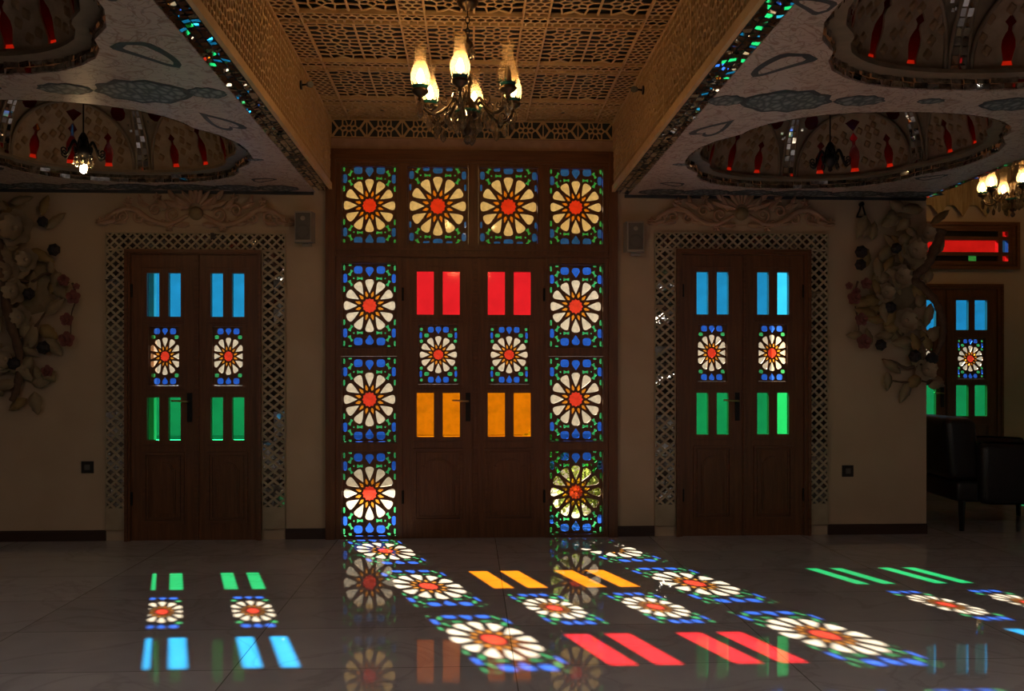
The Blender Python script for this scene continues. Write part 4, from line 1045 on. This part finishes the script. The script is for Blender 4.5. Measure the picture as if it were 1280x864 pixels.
# ------------------------------------------------------------------ flower reliefs
def wp(x, y): return ((x - 588) / 161.6 * (1 + (x - 588) * 4.4e-5), 1.25 + (470 - y) / 161.6)   # photo -> metres on the door wall
def wall_leaf(e, cx, cz, L, w, ang, y, mat, tiltz=0):
    m = MB(); n = 9; vs = []
    for k in range(n + 1):
        t = k / n; ww = w * (math.sin(PI * t) ** .62) * (1.2 - .45 * t) * (1 + .10 * math.cos(k * 2.6))
        for s in (-1, -.5, 0, .5, 1):
            vs.append((t * L, -.018 * math.sin(PI * t) - .02 * (1 - abs(s)) ** 2 + .022 * t * t, s * ww))
    b = len(vs); vs += [(a, c + .006, d) for a, c, d in vs]
    fs = []
    for k in range(n):
        for s in range(4):
            a = k * 5 + s; fs += [(a, a + 1, a + 6, a + 5), (b + a, b + a + 5, b + a + 6, b + a + 1)]
        fs += [(k * 5, k * 5 + 5, b + k * 5 + 5, b + k * 5), (k * 5 + 4, b + k * 5 + 4, b + k * 5 + 9, k * 5 + 9)]
    m.add(vs, fs); o = m.build('leaf', M[mat], e, smooth=True)
    o.location = (cx, y, cz); o.rotation_euler = (tiltz, -ang, 0); return o
def bloom(e, cx, cz, r, y, mat, name, n=6, layers=2):
    m = MB()
    for l in range(layers):
        for k in range(n):
            a = 2 * PI * (k + .5 * l) / n + .3; rr = r * (1 - .32 * l); vs = []
            for i in range(5):
                t = i / 4; ww = .62 * rr * math.sin(PI * (.12 + .76 * t)) * .8
                for s in (-1, 0, 1):
                    d = -.014 - .020 * l - .5 * r * t * t * (.35 + .35 * l) + (.10 * r if s == 0 else 0)
                    vs.append((t * rr * math.cos(a) - s * ww * math.sin(a), d, t * rr * math.sin(a) + s * ww * math.cos(a)))
            b = len(vs); vs += [(p, q + .005, z) for p, q, z in vs]
            fs = []
            for i in range(4):
                for s in range(2):
                    c = i * 3 + s; fs += [(c, c + 1, c + 4, c + 3), (b + c, b + c + 3, b + c + 4, b + c + 1)]
            m.add(vs, fs)
    m.lathe([(0, -.03), (.16 * r, -.026), (.2 * r, -.012), (.2 * r, 0)], (0, -.01, 0), 10, axis='y')
    return m.build(name, M[mat], e, loc=(cx, y, cz), smooth=True)
def pod(e, cx, cz, r, y):
    m = MB(); m.lathe([(0, -.9 * r), (.5 * r, -.8 * r), (.85 * r, -.4 * r), (1.0 * r, 0), (.8 * r, .5 * r), (0, .8 * r)], (0, 0, 0), 14, rib=.07, axis='y')
    return m.build('seed_pod', M['pod'], e, loc=(cx, y, cz))
def relief(name, base, label, blossoms, roses, pods, branches, region, nleaf, seed):
    rnd = random.Random(seed)
    e = empty(name, (base[0], W, base[1])); tag(e, label, 'wall ornament')
    L = lambda x, y: (wp(x, y)[0] - base[0], wp(x, y)[1] - base[1])
    for pts, r in branches:
        P = spline([(L(x, y)[0], min(d - .02, -1.2 * r), L(x, y)[1]) for x, y, d in pts], 7)
        m = MB(); m.tube(P, [r * (1 - .55 * i / (len(P) - 1)) * (1 + .14 * math.sin(i * 1.7)) for i in range(len(P))], 9); m.build('branch', M['bark'], e, smooth=True)
    placed = []
    tries = 0
    while len(placed) < nleaf and tries < 5000:
        tries += 1
        x = rnd.uniform(region[0], region[2]); y = rnd.uniform(region[1], region[3])
        if not region[4](x, y): continue
        if any((x - a) ** 2 + (y - b) ** 2 < 10 ** 2 for a, b in placed): continue
        placed.append((x, y)); a, b = L(x, y)
        o = wall_leaf(e, a, b, rnd.uniform(.12, .20), rnd.uniform(.030, .052), rnd.uniform(-PI, PI), -rnd.uniform(.045, .085), 'leaf' if rnd.random() < .78 else 'leaf_ochre', rnd.uniform(-.25, .25))
    for x, y, r in blossoms: a, b = L(x, y); bloom(e, a, b, r, -.07, 'blossom', 'blossom', 6, 2)
    for x, y, r in roses: a, b = L(x, y); bloom(e, a, b, r, -.10, 'rose', 'rose', 5, 3)
    for x, y, r in pods: a, b = L(x, y); pod(e, a, b, r, -.10)
    m = MB(); m.lathe([(0, -.03), (.16, -.025), (.22, -.0005), (0, -.0005)], (0, 0, 0), 12, axis='y'); o = m.build('wall_mount', M['leaf'], e); q = L((region[0] + region[2]) / 2 + 8, 360); o.location = (q[0], 0, q[1])
    return e
relief('flower_relief', (-3.35, 1.05), 'ivory leaf and pink rose wall relief left of the left-hand door',
       [(26, 292, .14), (14, 345, .11), (32, 399, .085), (24, 368, .10), (40, 330, .09), (15, 450, .10)],
       [(88, 355, .045), (100, 375, .055), (92, 402, .05), (92, 426, .06), (68, 464, .045), (104, 362, .025)],
       [(61, 284, .04), (75, 318, .047), (44, 371, .045), (62, 436, .05), (5, 289, .045), (26, 455, .05)],
       [([(-12, 262, -.03), (2, 310, -.05), (8, 345, -.055), (18, 400, -.06), (30, 440, -.06), (28, 480, -.05), (20, 500, -.03)], .05),
        ([(22, 352, -.05), (45, 356, -.05), (62, 346, -.045), (80, 353, -.04), (90, 357, -.03)], .013), ([(94, 357, -.03), (99, 375, -.03), (93, 395, -.03), (92, 426, -.03)], .008),
        ([(30, 425, -.05), (48, 412, -.05), (62, 392, -.04)], .014)],
       (-25, 252, 88, 500, lambda x, y: x < 30 + 55 * math.sin(max(0, (y - 240) / 265) * PI) ** .6 and x < 84), 62, 5)
relief('flower_relief', (3.3, 1.05), 'ivory leaf and pink rose relief at the right wall corner, trunk jutting past the edge',
       [(1118, 345, .10), (1135, 312, .11), (1125, 400, .10), (1100, 365, .08), (1150, 462, .09), (1150, 290, .08)],
       [(1074, 354, .045), (1053, 357, .03), (1059, 372, .055), (1068, 399, .052), (1071, 427, .06), (1062, 364, .03)],
       [(1069, 314, .05), (1068, 330, .045), (1112, 309, .042), (1105, 384, .047), (1093, 431, .045), (1135, 445, .05), (1156, 448, .05)],
       [([(1169, 285, -.06), (1163, 305, -.06), (1150, 330, -.06), (1136, 346, -.06), (1146, 358, -.06), (1160, 374, -.07), (1170, 400, -.07), (1168, 428, -.07), (1156, 455, -.05), (1150, 478, -.03)], .042),
        ([(1152, 420, -.05), (1129, 432, -.05), (1115, 415, -.05), (1102, 399, -.04)], .018), ([(1145, 455, -.05), (1127, 460, -.05), (1112, 452, -.04), (1098, 449, -.03)], .015),
        ([(1068, 350, -.03), (1064, 372, -.03), (1068, 400, -.03), (1071, 427, -.03)], .008), ([(1150, 470, -.04), (1130, 478, -.04), (1110, 476, -.03)], .012)],
       (1062, 252, 1160, 488, lambda x, y: x > 1160 - (95 if y < 420 else 95 - (y - 420) * .75)), 60, 8)
# ornament hook by the right relief
m = MB(); m.tube(spline([(-.035, -.012, -.06), (-.02, -.02, -.02), (0, -.02, .03), (.02, -.02, -.02), (.035, -.012, -.06)], 6), .007, 8); m.box(-.04, -.02, -.072, .04, -.008, -.060); m.lathe([(0, -.02), (.018, -.018), (.018, .012)], (0, -.013, .035), 12, axis='y')
tag(m.build('wall_hook', M['iron'], loc=(wp(1075, 257)[0], W, wp(1075, 257)[1])), 'black iron hook on the wall above the right-hand flower relief', 'hook')

# ------------------------------------------------------------------ right-hand side bay
AY = YB - .02
door_frame(10, 4.68, 5.95, 2.265, .05, 'dark timber frame of the far door in the side bay', y=AY)
AZ = (.80, 1.145, 1.215, 1.675, 1.765, 2.10)
door_leaf('door_7', .587, 2.224, (.036, .178), AZ, .328, ('g_leafgreen', 'g_sky'), 'door', 'half-hidden leaf of the far side bay door behind the flower relief', (5.025, AY + .012, 0), handle=1)
door_leaf('door_8', .587, 2.224, (.036, .178), AZ, .328, ('g_leafgreen', 'g_sky'), 'door', 'fully visible leaf of the far side bay door beyond the armchair', (5.612, AY + .012, 0), astragal=-1)
e = empty('window_11', (5.34, AY - .01, 2.445)); tag(e, 'wide red transom window with black bars high in the side bay', 'stained glass window', kind='structure')
hs = [rect(-.60, .365, .565, .425), rect(-.60, .19, .565, .325), rect(-.60, .09, .565, .15), rect(.615, .365, .68, .425), rect(.615, .19, .68, .325), rect(.615, .09, .68, .15)]
m = MB(); m.plate(rect(-.788, .003, .788, .517), hs, XZ(0), .06); m.build('window_frame', M['wood_light'], e)
m = MB(); ring(m, -.80, -.005, .80, .525, .035, -.03, -.0004); ring(m, -.74, .045, .745, .475, .018, -.016, -.0004); m.build('frame_moulding', M['wood_light'], e)
for (x0, z0, x1, z1, mt) in ((-.60, .365, .565, .425, 'iron'), (-.60, .19, .565, .325, 'g_red'), (-.60, .09, .24, .15, 'iron'), (.24, .09, .33, .15, 'g_green'), (.33, .09, .565, .15, 'iron'), (.615, .365, .68, .425, 'g_red'), (.615, .19, .68, .325, 'g_blue'), (.615, .09, .68, .15, 'g_red')):
    m = MB(); m.box(x0, .03, z0, x1, .034, z1); o = m.build('pane', M[mt], e)
    o['label'] = {'iron': 'black pane', 'g_red': 'red glass pane', 'g_green': 'green glass pane', 'g_blue': 'dark blue glass pane'}[mt]
# pleated valance
m = MB(); n = 132; vs = []; zt = 3.62
for k in range(n + 1):
    x = 3.75 + 2.9 * k / n; p = (k % 12) / 12; dip = .13 * max(0, 1 - abs(p - .5) * 3.0) + .02; y = YB - .055 - .045 * abs(math.sin(k * PI / 12))
    vs += [(x, y, zt), (x, y, 3.17 - dip), (x, y + .012, 3.17 - dip), (x, y + .012, zt)]
fs = []
for k in range(n):
    a = 4 * k
    for i in range(4): fs.append((a + i, a + (i + 1) % 4, a + 4 + (i + 1) % 4, a + 4 + i))
m.add(vs, fs); vl = m.build('valance', M['valance']); tag(vl, 'pleated ochre valance with pointed hem high on the side bay wall', 'valance')
m = MB(); m.box(3.72, YB - .10, 3.60, 6.70, YB - .001, 3.66); m.build('pelmet_board', M['wood_light'], vl)
# armchair
def rounded(mb, x0, y0, z0, x1, y1, z1, r, n=4):
    def rr(a0, b0, a1, b1, q):
        o = []
        for cx, cy, s in ((a1 - q, b1 - q, 0), (a0 + q, b1 - q, 1), (a0 + q, b0 + q, 2), (a1 - q, b0 + q, 3)):
            for k in range(n + 1):
                a = PI / 2 * (s + k / n); o.append((cx + q * math.cos(a), cy + q * math.sin(a)))
        return o
    lay = []
    for k in range(n + 1):
        a = PI / 2 * k / n; lay.append((r * (1 - math.sin(a)), z0 + r * (1 - math.cos(a))))
    lay += [(i, z0 + z1 - z) for i, z in reversed(lay)]
    vs = []; cnt = 4 * (n + 1)
    for ins, z in lay: vs += [(a, b, z) for a, b in rr(x0 + ins, y0 + ins, x1 - ins, y1 - ins, r)]
    L = len(lay)
    fs = [(j * cnt + k, j * cnt + (k + 1) % cnt, (j + 1) * cnt + (k + 1) % cnt, (j + 1) * cnt + k) for j in range(L - 1) for k in range(cnt)] + [tuple(range(cnt - 1, -1, -1)), tuple((L - 1) * cnt + k for k in range(cnt))]
    mb.add(vs, fs)
e = empty('armchair', (4.42, 7.35, 0), math.radians(-6)); tag(e, 'black leather armchair in the shadowed side bay at the far right', 'armchair')
m = MB(); rounded(m, -.46, -.42, .23, .50, .42, .40, .03); m.build('base', M['leather'], e, smooth=True)
m = MB(); rounded(m, -.24, -.29, .395, .52, .29, .52, .05); m.build('seat_cushion', M['leather'], e, smooth=True)
m = MB(); rounded(m, -.50, -.40, .40, -.24, .40, .91, .06); m.v = [(x - (z - .4) * .10, y, z) for x, y, z in m.v]; m.build('backrest', M['leather'], e, smooth=True)
for s in (-1, 1):
    m = MB(); rounded(m, -.30, s * .42 - .075, .22, .50, s * .42 + .075, .70, .06); m.v = [(x, y, z + (.06 if z > .5 else 0) * max(0, (.1 - x))) for x, y, z in m.v]; m.build('armrest', M['leather'], e, smooth=True)
for x, y in ((-.42, -.42), (-.42, .42), (.44, -.42), (.44, .42)):
    m = MB(); m.tube([(x, y, 0), (x, y, .24)], [.020, .030], 4); m.build('leg', M['iron'], e)

# ------------------------------------------------------------------ courtyard outside
m = MB(); m.box(-30, W + .2, -.16, XE - .2, 40, -.04); m.box(XE - .2, YB + .2, -.16, 30, 40, -.04)
tag(m.build('courtyard_ground', M['paving']), 'pale paving of the courtyard seen through the glass', 'paving', kind='structure')
m = MB(); m.box(-16, 19.5, -.04, 22, 19.9, 3.75)
cw = m.build('courtyard_wall', M['facade']); tag(cw, 'whitewashed courtyard wall with a brick upper storey beyond the windows', 'wall', kind='structure')
m = MB(); m.box(-16, 19.4, 3.75, 22, 19.9, 6.4); m.build('brick_storey', M['facade_brick'], cw)
def shrub(x, y, r, h, label, seed):
    rnd = random.Random(seed); e = empty('courtyard_shrub', (x, y, -.04)); tag(e, label, 'shrub', 'shrubs in the courtyard outside the doors')
    m = MB()
    for k in range(1500):
        a = rnd.uniform(0, 2 * PI); z = rnd.uniform(.12, 1) * h; rr = r * math.sqrt(rnd.random()) * math.sin(PI * min(1, .25 + .70 * z / h)); s = rnd.uniform(.02, .04)
        c = Vector((rr * math.cos(a), rr * math.sin(a), z)); u = Vector((rnd.gauss(0, 1), rnd.gauss(0, 1), rnd.gauss(0, 1))).normalized(); v = u.cross(Vector((rnd.gauss(0, 1), rnd.gauss(0, 1), rnd.gauss(0, 1)))).normalized()
        m.add([c - u * s, c + v * s * .5, c + u * s, c - v * s * .5], [(0, 1, 2, 3)])
    f = m.build('foliage', M['shrub'], e, normals=False); f['kind'] = 'stuff'
    m = MB()
    for k in range(5):
        a = 2 * PI * k / 5; m.tube([(0, 0, 0), (.3 * r * math.cos(a), .3 * r * math.sin(a), h * .5), (.6 * r * math.cos(a), .6 * r * math.sin(a), h * .8)], [.014, .009, .004], 6)
    m.build('stem', M['bark'], e)
shrub(.60, 7.55, .36, .87, 'green shrub outside the right leaf of the central door', 3)
shrub(1.20, 8.35, .30, .50, 'low green shrub seen through the bottom right rosette window', 4)

bpy.context.view_layer.update()
for o in list(COL.objects):
    if o.parent is None and o.name.split('.')[0] in ('stucco_crest', 'flower_relief'):
        top = max((c.matrix_world @ v.co).y for c in o.children_recursive if c.type == 'MESH' for v in c.data.vertices)
        o.location.y -= top - (W - .0005)

# ------------------------------------------------------------------ light, camera
sd = bpy.data.lights.new('sun', 'SUN'); sd.energy = 36.0; sd.angle = math.radians(.5); sd.color = (1.0, .93, .80)
so = bpy.data.objects.new('sun', sd); COL.objects.link(so); so.location = (-8, 30, 20)
so.rotation_euler = Vector((.495, -1.50, -1.0)).to_track_quat('-Z', 'Y').to_euler()

wd = bpy.data.worlds.new('sky'); sc.world = wd; wd.use_nodes = True
bg = wd.node_tree.nodes.get('Background'); bg.inputs[0].default_value = (.86, .93, 1.0, 1); bg.inputs[1].default_value = .8

cd = bpy.data.cameras.new('camera'); cam = bpy.data.objects.new('camera', cd); COL.objects.link(cam)
cd.sensor_width = 36; cd.lens = 1109 * 36 / 1280; cd.shift_y = 38 / 1280; cd.clip_start = .05
cam.location = (0, 0, 1.25); cam.rotation_euler = (PI / 2, 0, -math.atan(52 / 1109))
sc.camera = cam

sc.cycles.use_denoising = True
sc.cycles.transparent_max_bounces = 16
sc.cycles.max_bounces = 10
sc.cycles.diffuse_bounces = 5
sc.cycles.sample_clamp_indirect = 6
sc.cycles.caustics_reflective = True
sc.view_settings.view_transform = 'Standard'; sc.view_settings.look = 'None'
sc.view_settings.gamma = 1; sc.view_settings.use_curve_mapping = False
sc.view_settings.exposure = 0.0
